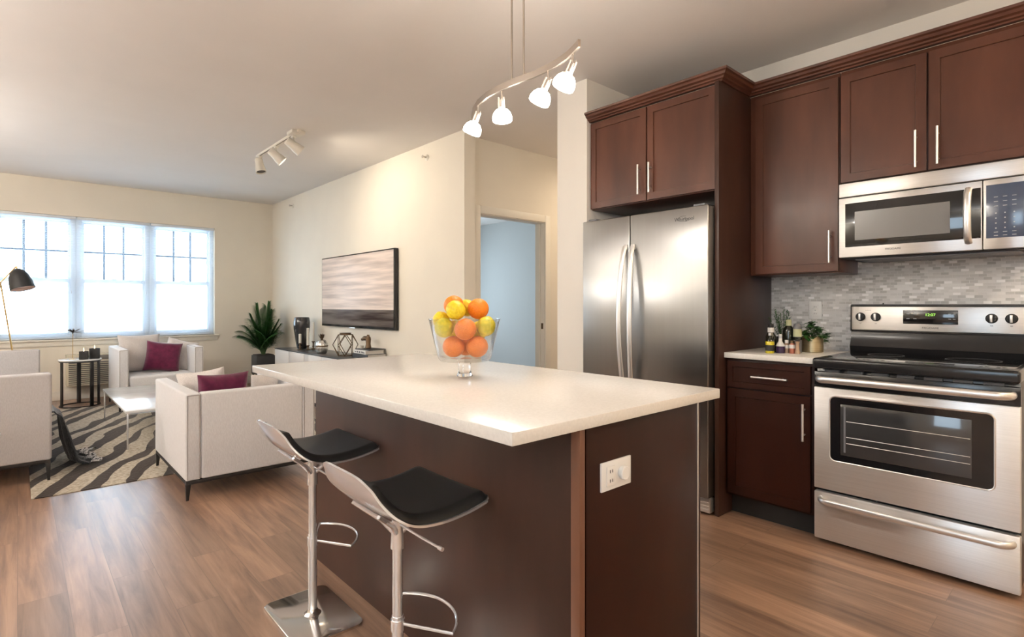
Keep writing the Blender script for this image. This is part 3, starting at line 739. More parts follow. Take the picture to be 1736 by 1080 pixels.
# ---------------------------------------------------------------- range
def kitchen_range():
    y0, y1 = 0.250, 1.009; x = 2.95
    t = thing('kitchen_range', 'stainless steel electric range with black glass cooktop and oven window', 'stove', (3.25, 0.63, 0))
    T = -Vector(t.location)
    def W(name, b, m_, parent=t, smooth=35):
        bmesh.ops.translate(b, verts=b.verts[:], vec=T); return obj(name, b, m_, parent, smooth)
    b = bm_new(); bx(b, x + 0.035, 3.57, y0 + 0.002, y1 - 0.002, 0.035, 0.886, 0.002); W('body', b, 'black')
    for a in (y0 + 0.05, y1 - 0.05):
        for q in (x + 0.08, 3.5):
            b = bm_new(); cyl(b, (q, a, 0), 0.018, 0.034, 14); W('leveling_foot', b, 'blackmatte')
    # cooktop with rolled front lip
    b = bm_new(); bx(b, 2.928, 3.500, y0 - 0.002, y1 + 0.002, 0.866, 0.918, 0.012, 4); c = W('cooktop', b, 'black')
    b = bm_new(); bx(b, 2.965, 3.485, y0 + 0.022, y1 - 0.022, 0.9175, 0.9195, 0.0008); W('glass_surface', b, 'blackglass', c)
    for (q, a, r_) in ((3.10, 0.80, 0.105), (3.10, 0.45, 0.08), (3.35, 0.80, 0.08), (3.35, 0.45, 0.105)):
        b = bm_new(); lathe(b, [(r_ - 0.002, 0.0196), (r_, 0.0196), (r_, 0.0199), (r_ - 0.002, 0.0199)], (q, a, 0.9), 48, close=True); W('burner_ring', b, 'darkgrey', c)
    # oven door : black top strip, steel slab, window, handle
    b = bm_new(); bx(b, x, x + 0.036, y0, y1, 0.272, 0.773, 0.004); d = W('oven_door', b, 'steel_v')
    b = bm_new(); bx(b, x + 0.004, x + 0.036, y0, y1, 0.774, 0.850, 0.003); W('door_top_trim', b, 'black', d)
    for k in range(7):
        b = bm_new(); bx(b, x + 0.012, x + 0.03, y0 + 0.05 + k * 0.1, y0 + 0.115 + k * 0.1, 0.8505, 0.862); W('vent_slot', b, 'darkgrey', d)
    # window: frame recess + glass
    b = bm_new()
    zc, zh, yc, yh, rr = 0.577, 0.154, 0.633, 0.302, 0.022
    def rrect(xx, yh_, zh_, r_):
        out = []
        for cx_, cz_, a0 in ((1, 1, 0), (-1, 1, 90), (-1, -1, 180), (1, -1, 270)):
            for k in range(6):
                a = R(a0 + 18 * k); out.append(b.verts.new((xx, yc + cx_ * (yh_ - r_) + r_ * math.cos(a), zc + cz_ * (zh_ - r_) + r_ * math.sin(a))))
        return out
    rings = [rrect(x + 0.001, yh + 0.008, zh + 0.008, rr + 0.008), rrect(x - 0.004, yh + 0.003, zh + 0.003, rr + 0.003), rrect(x - 0.002, yh, zh, rr)]
    for i in range(2):
        for k in range(24): b.faces.new((rings[i][k], rings[i][(k + 1) % 24], rings[i + 1][(k + 1) % 24], rings[i + 1][k]))
    W('window_bezel', b, 'handle', d)
    b = bm_new(); ring = rrect(x - 0.002, yh, zh, rr); b.faces.new(ring); W('oven_window', b, 'blackglass', d)
    b = bm_new(); bx(b, x - 0.0035, x - 0.0022, 0.400, 0.890, 0.455, 0.700, 0.0003); W('inner_window', b, 'ovenglass', d)
    b = bm_new()
    for zz in (0.62, 0.545, 0.515): tube(b, [(x - 0.0042, 0.405, zz), (x - 0.0042, 0.865, zz)], 0.0012, 6)
    W('rack_wire', b, 'handle', d)
    b = bm_new(); bx(b, x - 0.0042, x - 0.0034, 0.868, 0.876, 0.47, 0.69); W('side_reflector', b, 'greyside', d)
    def handle(z, out, parent, ya, yb, r_):
        pts = [(x + 0.002, ya, z)]
        for k in range(8):
            a = R(90 * k / 7); pts.append((x - out * math.sin(a), ya + 0.045 * (1 - math.cos(a)), z))
        for k in range(8):
            a = R(90 - 90 * k / 7); pts.append((x - out * math.sin(a), yb - 0.045 * (1 - math.cos(a)), z))
        pts.append((x + 0.002, yb, z))
        b = bm_new(); tube(b, pts, r_, 16, flat=(1.25, 0.9)); W('handle', b, 'handle', parent)
    handle(0.818, 0.058, d, y0 + 0.022, y1 - 0.022, 0.0135)
    b = bm_new(); bx(b, x, x + 0.036, y0, y1, 0.022, 0.256, 0.006); w_ = W('storage_drawer', b, 'steel_v')
    handle(0.222, 0.045, w_, y0 + 0.022, y1 - 0.030, 0.012)
    # backguard
    b = bm_new()
    prof = [(3.585, 0.90), (3.50, 0.915), (3.49, 0.95), (3.515, 1.000), (3.518, 1.03), (3.500, 1.035), (3.505, 1.176), (3.520, 1.184), (3.580, 1.184)]
    va = [b.verts.new((p[0], y0 + 0.002, p[1])) for p in prof]; vb = [b.verts.new((p[0], y1 - 0.002, p[1])) for p in prof]
    for k in range(len(prof)): b.faces.new((va[k], va[(k + 1) % len(prof)], vb[(k + 1) % len(prof)], vb[k]))
    b.faces.new(va); b.faces.new(vb[::-1])
    g = W('backguard', b, 'black', smooth=40)
    b = bm_new(); bx(b, 3.4955, 3.502, y0 + 0.012, y1 - 0.010, 1.042, 1.170, 0.003); W('control_panel', b, 'steel_v', g)
    b = bm_new(); bx(b, 3.4935, 3.497, 0.527, 0.757, 1.080, 1.152, 0.002); W('display_window', b, 'blackglass', g)
    for q in range(2):
        for r_ in range(2):
            b = bm_new(); bx(b, 3.4930, 3.4936, 0.728 - q * 0.030, 0.742 - q * 0.030, 1.132 - r_ * 0.026, 1.135 - r_ * 0.026); W('key_print', b, 'mark', g)
            b = bm_new(); bx(b, 3.4930, 3.4936, 0.555 - q * 0.018, 0.566 - q * 0.018, 1.132 - r_ * 0.026, 1.135 - r_ * 0.026); W('key_print', b, 'mark', g)
    text('clock_digits', '12:07', 0.020, (3.4932, 0.640, 1.128), '-y', 'green_led', g, 0.0003)
    for ky in (0.955, 0.882, 0.400, 0.328):
        b = bm_new(); vs = lathe(b, [(0, 0), (0.0235, 0), (0.0235, 0.004), (0.019, 0.007), (0.018, 0.014), (0, 0.016)], n=28)
        tr(vs, Matrix.Translation((3.4955, ky, 1.114)) @ Matrix.Rotation(R(-90), 4, 'Y')); kn = W('knob', b, 'blackmatte', g)
        b = bm_new(); bx(b, 3.472, 3.484, ky - 0.005, ky + 0.005, 1.096, 1.132, 0.002); W('grip', b, 'handle', kn)
    for ky, s in ((0.955, 'LF'), (0.882, 'LR'), (0.400, 'RR'), (0.328, 'RF')):
        text('burner_mark', s, 0.009, (3.4952, ky, 1.078), '-y', 'markdark', g, 0.0003)
    text('burner_heading', 'SURFACE', 0.0065, (3.4952, 0.918, 1.150), '-y', 'markdark', g, 0.0003)
    text('brand_lettering', 'FRIGIDAIRE', 0.014, (3.4952, 0.640, 1.060), '-y', 'markdark', g, 0.0003)
    b = bm_new(); lathe(b, [(0, 0), (0.004, 0), (0.003, 0.006), (0, 0.007)], (3.55, 0.86, 1.184), 10); W('vent_pin', b, 'blackmatte', g)
kitchen_range()

# ---------------------------------------------------------------- bar stools
def make_stool(label):
    t = thing('bar_stool', label, 'bar stool', (0.79, 1.35, 0), group='bar stools at the kitchen island')
    def catmull(P, u):
        n = len(P) - 1; x = min(u * n, n - 1e-6); i = int(x); f = x - i
        p = [Vector(P[max(i - 1, 0)]), Vector(P[i]), Vector(P[i + 1]), Vector(P[min(i + 2, n)])]
        return 0.5 * ((2 * p[1]) + (-p[0] + p[2]) * f + (2 * p[0] - 5 * p[1] + 4 * p[2] - p[3]) * f * f + (-p[0] + 3 * p[1] - 3 * p[2] + p[3]) * f ** 3)
    PR = [(-0.170, 0.758), (-0.158, 0.722), (-0.136, 0.682), (-0.100, 0.646), (-0.045, 0.622), (0.03, 0.615), (0.11, 0.622), (0.195, 0.640)]
    def hw(u):   # half width along the profile
        w_ = 0.108 + 0.080 * min(1, max(0, (u - 0.02) / 0.45)) ** 0.8
        if u < 0.13: w_ *= math.sqrt(max(0, 1 - ((0.13 - u) / 0.13) ** 2)) * 0.42 + 0.58
        if u > 0.92: w_ *= math.sqrt(max(0, 1 - ((u - 0.92) / 0.08) ** 2)) * 0.14 + 0.86
        return w_
    def shell(u, v, lift=0.0, inset=0.0, ua=0.0, ub=1.0):
        uu = ua + (ub - ua) * u
        p = catmull(PR, uu); q = catmull(PR, min(uu + 0.01, 1)) - catmull(PR, max(uu - 0.01, 0)); q.normalize()
        nrm = Vector((-q.y, q.x)); s = 2 * v - 1
        h = hw(uu) - inset
        cup = 0.012 * s * s * (1 - uu * 0.7) * min(1, uu / 0.15)
        p = p + nrm * (lift + cup)
        return Vector((p.x, s * h, p.y))
    def nor(u, ua=0, ub=1):
        uu = ua + (ub - ua) * u
        q = catmull(PR, min(uu + 0.01, 1)) - catmull(PR, max(uu - 0.01, 0)); q.normalize()
        return Vector((-q.y, 0, q.x))
    b = bm_new(); slab(b, lambda u, v: shell(u, v), 36, 16, lambda u, v: -nor(u) * 0.006); obj('seat_shell', b, 'chrome', t, 50)
    b = bm_new()
    def padoff(u, v):
        e = min(1, min(u, 1 - u) / 0.05) ; f_ = min(1, min(v, 1 - v) / 0.06)
        return nor(u, 0.10, 0.985) * (0.004 + 0.018 * math.sqrt(max(0, e * (2 - e))) * math.sqrt(max(0, f_ * (2 - f_))))
    slab(b, lambda u, v: shell(u, v, 0.0008, 0.008, 0.10, 0.985), 40, 24, padoff); obj('seat_cushion', b, 'leather', t, 60)
    b = bm_new(); tube(b, [(0, 0, 0.50), (0, 0, 0.585)], [0.020, 0.016], 18)
    for sx, ex, ez in ((-1, -0.10, 0.632), (1, 0.085, 0.612)):
        for sy in (-1, 1):
            tube(b, [(sx * 0.008, sy * 0.006, 0.545), (sx * 0.035, sy * 0.03, 0.580), (ex, sy * 0.075, ez)], [0.009, 0.0075, 0.005], 8)
    obj('seat_bracket', b, 'chrome', t)
    b = bm_new(); tube(b, [(0, 0, 0.30), (0, 0, 0.53)], 0.0145, 20); tube(b, [(0, 0, 0.012), (0, 0, 0.31)], 0.0165, 20); obj('pole', b, 'chrome', t)
    b = bm_new(); tube(b, [(0.0, -0.012, 0.568), (0.004, -0.10, 0.563), (0.008, -0.195, 0.560)], 0.0035, 8)
    tube(b, [(0.0078, -0.190, 0.560), (0.0085, -0.206, 0.5595)], 0.0055, 10); obj('height_lever', b, 'chrome', t)
    b = bm_new()
    rr = 0.165; arc = [(rr * math.cos(a), rr * math.sin(a), 0.285) for a in [R(-58 + 116 * k / 20) for k in range(21)]]
    tube(b, [(0.012, -0.010, 0.285)] + arc + [(0.012, 0.010, 0.285)], 0.0045, 10)
    tube(b, [(0, 0, 0.270), (0, 0, 0.300)], 0.0195, 20)
    obj('footrest', b, 'chrome', t)
    b = bm_new(); N = 6; ring = []
    for sx, sy, a0 in ((1, 1, 0), (-1, 1, 90), (-1, -1, 180), (1, -1, 270)):
        for k in range(N):
            a = R(a0 + 90 * k / (N - 1)); ring.append((sx * (0.125 - 0.035) + 0.035 * math.cos(a), sy * (0.185 - 0.035) + 0.035 * math.sin(a)))
    lo = [b.verts.new((p[0], p[1], 0.0)) for p in ring]; hi = [b.verts.new((p[0], p[1], 0.009)) for p in ring]; top = [b.verts.new((p[0] * 0.985, p[1] * 0.99, 0.0105)) for p in ring]
    n = len(ring)
    for k in range(n):
        b.faces.new((lo[k], lo[(k + 1) % n], hi[(k + 1) % n], hi[k])); b.faces.new((hi[k], hi[(k + 1) % n], top[(k + 1) % n], top[k]))
    b.faces.new(lo[::-1]); b.faces.new(top); lathe(b, [(0.0, 0.0105), (0.032, 0.0105), (0.022, 0.018), (0.017, 0.03), (0, 0.03)], n=20)
    obj('base_plate', b, 'mirror_chrome', t)
    return t
st = make_stool('nearer chrome bar stool with black seat, closest to the island end panel')
dup(st, (0.83, 2.045, 0), 0, 'farther chrome bar stool with black seat, its square foot plate fully in view')

# ---------------------------------------------------------------- pendant over the island
def pendant():
    t = thing('pendant_light', 'curved brushed nickel pendant bar with four lit glass shades above the island', 'light fixture', (1.52, 1.66, CE))
    T = -Vector(t.location)
    def W(name, b, m_, parent=t, smooth=35):
        bmesh.ops.translate(b, verts=b.verts[:], vec=T); return obj(name, b, m_, parent, smooth)
    Z = 2.10
    P = [(1.640, 2.100), (1.597, 2.034), (1.552, 1.940), (1.525, 1.845), (1.517, 1.763), (1.516, 1.676), (1.521, 1.622), (1.528, 1.560), (1.527, 1.490), (1.518, 1.420), (1.503, 1.355), (1.480, 1.300), (1.462, 1.262)]
    b = bm_new(); prof = []
    ring_prev = None
    for i, p in enumerate(P):
        a = Vector(P[min(i + 1, len(P) - 1)]) - Vector(P[max(i - 1, 0)]); a.normalize(); nn = Vector((-a.y, a.x)) * 0.005
        ring = [b.verts.new((p[0] + s * nn.x, p[1] + s * nn.y, Z + dz)) for s, dz in ((1, -0.013), (1, 0.013), (-1, 0.013), (-1, -0.013))]
        if ring_prev:
            for k in range(4): b.faces.new((ring_prev[k], ring_prev[(k + 1) % 4], ring[(k + 1) % 4], ring[k]))
        else: b.faces.new(ring)
        ring_prev = ring
    b.faces.new(ring_prev); W('curved_bar', b, 'nickel')
    for q in ((1.516, 1.676), (1.522, 1.610)):
        b = bm_new(); tube(b, [(q[0], q[1], Z + 0.010), (q[0], q[1], CE - 0.02)], 0.0045, 10); W('rod', b, 'nickel')
    b = bm_new(); lathe(b, [(0, 0), (0.062, 0), (0.062, -0.012), (0.05, -0.022), (0, -0.024)], (1.519, 1.643, CE), 30); W('canopy', b, 'nickel')
    # heads: a stem, a three-finned socket and an opal dome
    heads = [((1.557, 1.950), -22, 8), ((1.521, 1.745), 2, 3), ((1.527, 1.478), -25, 8), ((1.487, 1.315), -25, 8)]
    s_, c_ = math.sin(TH), math.cos(TH)
    for (hx, hy), tilt, tb in heads:
        zt = Z - 0.013
        b = bm_new(); tube(b, [(hx, hy, zt + 0.004), (hx, hy, zt - 0.042)], 0.0035, 8)
        ax = Vector((s_, c_, 0)); rt = Vector((c_, -s_, 0))
        Mx = Matrix.Translation((hx, hy, zt - 0.040)) @ Matrix.Rotation(R(tilt), 4, -ax) @ Matrix.Rotation(R(tb), 4, rt)
        vs = []
        for k in range(3):
            a = R(120 * k + 30); vs += tube(b, [(0.013 * math.cos(a), 0.013 * math.sin(a), 0.012), (0.013 * math.cos(a), 0.013 * math.sin(a), -0.038)], 0.0045, 8)
        vs += lathe(b, [(0, 0.004), (0.011, 0.004), (0.012, -0.030), (0, -0.030)], n=14)
        vs += tube(b, [(0, 0, 0.002), (0.006, 0, 0.022)], 0.0015, 6)
        tr(vs, Mx); h = W('lamp_head', b, 'nickel')
        b = bm_new(); vs = lathe(b, [(0.012, -0.034), (0.026, -0.040), (0.037, -0.054), (0.0425, -0.072), (0.041, -0.086), (0.036, -0.090), (0.0, -0.088)], n=30)
        tr(vs, Mx); W('glass_shade', b, 'opal', h)
        lp = Mx @ Vector((0, 0, -0.12))
        light('pendant_lamp', 'POINT', lp, 3.0, OPAL_WARM, 0.035)
        light('pendant_glow', 'POINT', Mx @ Vector((0.0, -0.055, -0.02)), 4.0, OPAL_WARM, 0.03)
pendant()

# ---------------------------------------------------------------- ceiling track with three spots
def track():
    x = 1.845; ya, yb = 4.83, 5.97
    t = thing('track_light', 'white ceiling track light with three cylindrical spots near the television wall', 'light fixture', (x, 5.4, CE))
    T = -Vector(t.location)
    def W(name, b, m_, parent=t, smooth=35):
        bmesh.ops.translate(b, verts=b.verts[:], vec=T); return obj(name, b, m_, parent, smooth)
    b = bm_new(); bx(b, x - 0.018, x + 0.018, ya, yb, CE - 0.022, CE, 0.002); W('track_rail', b, 'trim')
    b = bm_new(); bx(b, x - 0.012, x - 0.004, ya + 0.02, yb - 0.02, CE - 0.0235, CE - 0.0215); W('rail_slot', b, 'louver_dark')
    b = bm_new(); bx(b, x - 0.06, x + 0.06, ya + 0.02, ya + 0.15, CE - 0.030, CE - 0.001, 0.006); W('feed_box', b, 'trim')
    for (y, d, lit) in ((4.97, (0.80, -0.15, -0.55), 1), (5.42, (0.72, -0.2, -0.66), 1), (5.90, (0.10, -0.25, -0.95), 0)):
        d = Vector(d).normalized()
        b = bm_new(); bx(b, x - 0.016, x + 0.016, y - 0.03, y + 0.03, CE - 0.042, CE - 0.021, 0.003)
        tube(b, [(x, y, CE - 0.04), (x, y, CE - 0.085)], 0.007, 10); h = W('spot_head', b, 'trim')
        c = Vector((x, y, CE - 0.115))
        q = d.to_track_quat('Z', 'Y').to_matrix().to_4x4()
        Mx = Matrix.Translation(c) @ q
        b = bm_new(); vs = lathe(b, [(0, -0.075), (0.030, -0.075), (0.038, -0.065), (0.040, 0.0), (0.046, 0.02), (0.052, 0.075), (0.049, 0.077), (0.045, 0.06), (0, 0.055)], n=26)
        tr(vs, Mx); W('spot_housing', b, 'trim', h)
        b = bm_new(); vs = lathe(b, [(0, 0.0655), (0.043, 0.0655), (0.043, 0.062), (0, 0.060)], n=24); tr(vs, Mx); W('spot_lens', b, 'bulb' if lit else 'bulb_off', h)
        if lit:
            o = light('track_spot', 'SPOT', c + d * 0.10, 18, (1.0, 0.88, 0.70), 0.04, (-d).to_track_quat('Z', 'Y').to_euler())
            o.data.spot_size = R(150); o.data.spot_blend = 0.9
track()

def sprinkler(label, y, z):
    t = thing('fire_sprinkler', label, 'sprinkler', (XT, y, z))
    b = bm_new(); vs = lathe(b, [(0, 0), (0.030, 0), (0.030, 0.004), (0.020, 0.012), (0, 0.012)], n=20); tr(vs, Matrix.Rotation(R(-90), 4, 'Y')); obj('escutcheon', b, 'trim', t)
    b = bm_new(); vs = tube(b, [(0, 0, 0.01), (0, 0, 0.05)], 0.007, 8); vs += lathe(b, [(0, 0.05), (0.016, 0.05), (0.016, 0.053), (0, 0.053)], n=14)
    tr(vs, Matrix.Rotation(R(-90), 4, 'Y')); obj('deflector', b, 'nickel', t)
sprinkler('small sidewall sprinkler head near the end of the television wall', 4.442, 2.599)
sprinkler('small sidewall sprinkler head near the far corner of the television wall', 7.887, 2.597)

# ---------------------------------------------------------------- fruit bowl
BC = Vector((1.215, 1.60, 0.914))
def bowl():
    t = thing('fruit_bowl', 'clear footed glass bowl of citrus fruit standing on the white island top', 'bowl', BC)
    b = bm_new()
    out = [(0.0, 0.060), (0.088, 0.062), (0.095, 0.070), (0.099, 0.080), (0.131, 0.213), (0.133, 0.214)]
    inn = [(0.128, 0.214), (0.094, 0.083), (0.088, 0.076), (0.0, 0.074)]
    lathe(b, out + inn, n=48); obj('bowl', b, 'bowlglass', t, 45)
    b = bm_new(); lathe(b, [(0.1285, 0.2135), (0.1320, 0.2135), (0.1320, 0.2155), (0.1285, 0.2155)], n=48, close=True); obj('rim', b, 'bowlglass', t)
    b = bm_new(); lathe(b, [(0, 0.0595), (0.019, 0.0590), (0.0225, 0.054), (0.023, 0.040), (0.0235, 0.025), (0.027, 0.012), (0.030, 0.0065), (0, 0.0062)], n=36); obj('stem', b, 'stemglass', t)
    b = bm_new(); lathe(b, [(0, 0.006), (0.045, 0.0055), (0.060, 0.003), (0.061, 0.001), (0.060, 0.0), (0, 0.0)], n=40); obj('foot', b, 'footglass', t)
bowl()
s_, c_ = math.sin(TH), math.cos(TH)
# (right, up, toward the camera), radius, kind, label
FR = [((-0.045, 0.118, 0.030), .040, 'orange_dark', 'orange low on the left side of the glass bowl'),
      ((0.046, 0.117, 0.030), .040, 'orange_dark', 'orange low on the right side of the glass bowl'),
      ((0.000, 0.118, -0.045), .038, 'orange_dark', 'orange low at the back of the glass bowl, mostly hidden'),
      ((0.008, 0.178, 0.055), .0395, 'orange_dark', 'orange in the middle of the bowl front, just below the rim'),
      ((-0.066, 0.182, 0.020), .037, 'lemon_green', 'greenish lemon pressed against the left glass below the rim'),
      ((0.078, 0.190, 0.020), .037, 'lemon_green', 'greenish lemon against the right glass reaching above the rim'),
      ((0.045, 0.165, -0.06), .037, 'lemon', 'lemon behind the middle orange inside the glass bowl'),
      ((-0.040, 0.170, -0.055), .037, 'lemon', 'lemon at the back left inside the glass bowl'),
      ((-0.090, 0.208, -0.015), .034, 'lemon', 'yellow lemon peeking over the left rim of the bowl'),
      ((-0.033, 0.240, 0.040), .0375, 'lemon', 'yellow lemon on top of the pile at its front left'),
      ((-0.045, 0.250, -0.032), .0375, 'orange', 'bright orange behind the front lemon at the upper left of the pile'),
      ((0.050, 0.250, -0.010), .039, 'orange', 'bright orange at the upper right of the pile'),
      ((-0.006, 0.256, -0.075), .034, 'lemon', 'yellow lemon at the very top of the pile')]
pos = [Vector(f[0]) for f in FR]; tgt = [p.copy() for p in pos]
for it in range(400):
    for i in range(len(pos)):
        for j in range(i + 1, len(pos)):
            d = pos[j] - pos[i]; L = d.length; need = FR[i][1] + FR[j][1] + 0.0006
            if L < need:
                d = d / L * (need - L) / 2; pos[i] -= d; pos[j] += d
    for i in range(len(pos)):
        r_ = FR[i][1]; p = pos[i]
        lim = 0.094 + (p.y - 0.083) / (0.214 - 0.083) * 0.034 - r_ * 1.035
        h = math.hypot(p.x, p.z)
        if p.y < 0.225 and h > lim: p.x *= lim / h; p.z *= lim / h
        if p.y < 0.0755 + r_: p.y = 0.0755 + r_
        if it < 150: pos[i] += (tgt[i] - pos[i]) * 0.05
for (f, p) in zip(FR, pos):
    wp = BC + Vector((c_, -s_, 0)) * p.x - Vector((s_, c_, 0)) * p.z + Vector((0, 0, p.y))
    r_ = f[1]; kind = 'lemon' if f[2].startswith('lemon') else 'orange'
    b = bm_new()
    if kind == 'orange':
        pr = [(0, -r_ * 0.97)] + [(r_ * math.sin(a), -r_ * math.cos(a) * 0.97) for a in [PI * k / 18 for k in range(1, 18)]] + [(0, r_ * 0.95)]
    else:
        q = r_ * 0.93
        pr = [(0, -r_ * 1.06), (r_ * 0.16, -r_ * 1.02)] + [(q * math.sin(a) ** 0.95, -r_ * 0.98 * math.cos(a)) for a in [PI * k / 18 for k in range(2, 17)]] + [(r_ * 0.16, r_ * 1.02), (0, r_ * 1.05)]
    vs = lathe(b, pr, n=28)
    tr(vs, Matrix.Rotation(rnd.uniform(0.2, 1.2), 4, Vector((rnd.uniform(-1, 1), rnd.uniform(-1, 1), 0.2)).normalized()))
    o = obj(kind, b, f[2], smooth=60, loc=wp); tag(o, f[3], kind, 'citrus fruit in the glass bowl')
    if kind == 'orange':
        b = bm_new(); vs = lathe(b, [(0, 0.001), (0.003, 0.001), (0.003, -0.002), (0, -0.002)], (0, 0, r_ * 0.955), 8); obj('stem_button', b, 'stem', o)

# ---------------------------------------------------------------- items on the corner worktop
def bottle(label, cat, x, y, prof, m_, extras=(), name='bottle', n=22):
    t = thing(name, label, cat, (x, y, 0.914))
    b = bm_new(); lathe(b, prof, n=n); obj('body', b, m_, t)
    for nm, pr, mm in extras:
        b = bm_new(); lathe(b, pr, n=n); obj(nm, b, mm, t)
    return t
def band(r, z0, z1): return [(0, z0), (r, z0), (r, z1), (0, z1)]
bottle('yellow olive oil bottle with black label at the front left of the worktop', 'bottle', 3.075, 1.277, [(0, 0), (0.021, 0), (0.023, 0.004), (0.023, 0.062), (0.018, 0.074), (0.010, 0.082), (0.010, 0.094), (0, 0.094)], 'oil',
       [('label', band(0.0235, 0.014, 0.046), 'blackmatte'), ('neck', [(0, 0.066), (0.0215, 0.066), (0.018, 0.078), (0.011, 0.086), (0.011, 0.098), (0, 0.098)], 'darkbottle'), ('stopper', band(0.0085, 0.098, 0.112), 'handle')])
bottle('dark bottle with pink paper collar behind the yellow oil bottle', 'bottle', 3.150, 1.302, [(0, 0), (0.026, 0), (0.027, 0.01), (0.027, 0.09), (0.016, 0.108), (0.013, 0.14), (0, 0.14)], 'darkbottle',
       [('collar', band(0.0172, 0.112, 0.138), 'label_white'), ('cap', band(0.014, 0.140, 0.158), 'blackmatte')])
bottle('cone-necked bottle with pale shoulder and purple lower half', 'bottle', 3.130, 1.243, [(0, 0), (0.023, 0), (0.024, 0.003), (0.024, 0.038), (0, 0.038)], 'purple',
       [('shoulder', [(0, 0.038), (0.024, 0.038), (0.0225, 0.042), (0.009, 0.066), (0.0085, 0.104), (0, 0.104)], 'label_white'), ('neck_print', band(0.0088, 0.078, 0.098), 'mark')])
bottle('short clear spice jar left of the jar with black lid edge', 'jar', 3.160, 1.221, [(0, 0), (0.013, 0), (0.0135, 0.045), (0.010, 0.055), (0, 0.055)], 'spice',
       [('label', band(0.0138, 0.026, 0.044), 'label_white'), ('lid', band(0.010, 0.055, 0.072), 'label_white')], 'spice_jar')
bottle('short spice jar with red contents and a white square label', 'jar', 3.150, 1.188, [(0, 0), (0.014, 0), (0.0145, 0.048), (0.011, 0.056), (0, 0.056)], 'spice_red',
       [('label', band(0.0148, 0.028, 0.048), 'label_white'), ('lid', band(0.0115, 0.056, 0.070), 'bronze')], 'spice_jar')
bottle('slim clear glass pepper mill in front of the dark tall bottle', 'pepper mill', 3.140, 1.157, [(0, 0), (0.0125, 0), (0.0135, 0.008), (0.009, 0.022), (0.008, 0.055), (0.012, 0.066), (0, 0.072)], 'spice',
       [('cap', [(0, 0.070), (0.013, 0.070), (0.013, 0.076), (0, 0.080)], 'blackmatte')], 'pepper_mill')
bottle('tall dark wine bottle with gold foil top behind the small jars', 'bottle', 3.235, 1.239, [(0, 0), (0.030, 0), (0.031, 0.004), (0.031, 0.118), (0.0285, 0.130), (0.0215, 0.140), (0.014, 0.149), (0.0125, 0.160), (0, 0.160)], 'darkbottle',
       [('foil', [(0, 0.146), (0.0145, 0.146), (0.0140, 0.182), (0, 0.184)], 'label_green')])
bottle('arched tin bottle with pale green label behind the pepper mill', 'bottle', 3.212, 1.184, [(0, 0), (0.021, 0), (0.022, 0.004), (0.022, 0.135), (0.019, 0.152), (0.012, 0.162), (0, 0.166)], 'greyside',
       [('label', band(0.0224, 0.09, 0.132), 'label_green'), ('band', band(0.0225, 0.072, 0.088), 'darkbottle')])

def leaf(bm, base, d, L, W_, droop=0.3, up=Vector((0, 0, 1)), seg=5, fold=0.15):
    d = Vector(d).normalized(); side = d.cross(up)
    if side.length < 1e-3: side = Vector((1, 0, 0))
    side.normalize(); n2 = side.cross(d)
    prev = None
    for i in range(seg + 1):
        u = i / seg; p = Vector(base) + d * L * u - Vector((0, 0, 1)) * droop * L * u * u
        hw_ = W_ * math.sin(PI * min(1, 0.06 + u * 0.94)) ** 0.75 * 0.5
        row = [bm.verts.new(p - side * hw_ + n2 * fold * hw_), bm.verts.new(p), bm.verts.new(p + side * hw_ + n2 * fold * hw_)]
        if prev:
            bm.faces.new((prev[0], prev[1], row[1], row[0])); bm.faces.new((prev[1], prev[2], row[2], row[1]))
        prev = row

# potted basil
t = thing('potted_herb', 'small green leafy herb in a gold cylindrical pot on the corner worktop', 'potted plant', (3.345, 1.153, 0.914))
b = bm_new(); lathe(b, [(0, 0), (0.054, 0), (0.0565, 0.003), (0.0565, 0.088), (0.052, 0.088), (0.052, 0.075), (0, 0.075)], n=32); obj('pot', b, 'gold_pot', t)
b = bm_new(); lathe(b, [(0, 0.074), (0.0515, 0.074), (0.0515, 0.079), (0, 0.080)], n=20); obj('soil', b, 'soil', t)
b = bm_new(); b2 = bm_new()
for k in range(26):
    a = rnd.uniform(0, 2 * PI); r_ = rnd.uniform(0.0, 0.075); h = 0.175 - r_ * 0.9 + rnd.uniform(-0.03, 0.012)
    p = Vector((r_ * math.cos(a), r_ * math.sin(a), h)); tube(b2, [(p.x * 0.4, p.y * 0.4, 0.076), p * 0.7 + Vector((0, 0, 0.03)), p], 0.0012, 5)
    for q in range(6):
        aa = a + rnd.uniform(-1.6, 1.6); leaf(b, p - Vector((0, 0, rnd.uniform(0, 0.04))), (math.cos(aa), math.sin(aa), rnd.uniform(-0.1, 0.7)), rnd.uniform(0.024, 0.038), 0.024, 0.35, fold=0.35)
obj('leaves', b, 'leaf_herb', t, 60, fix=False); obj('stems', b2, 'stem', t)
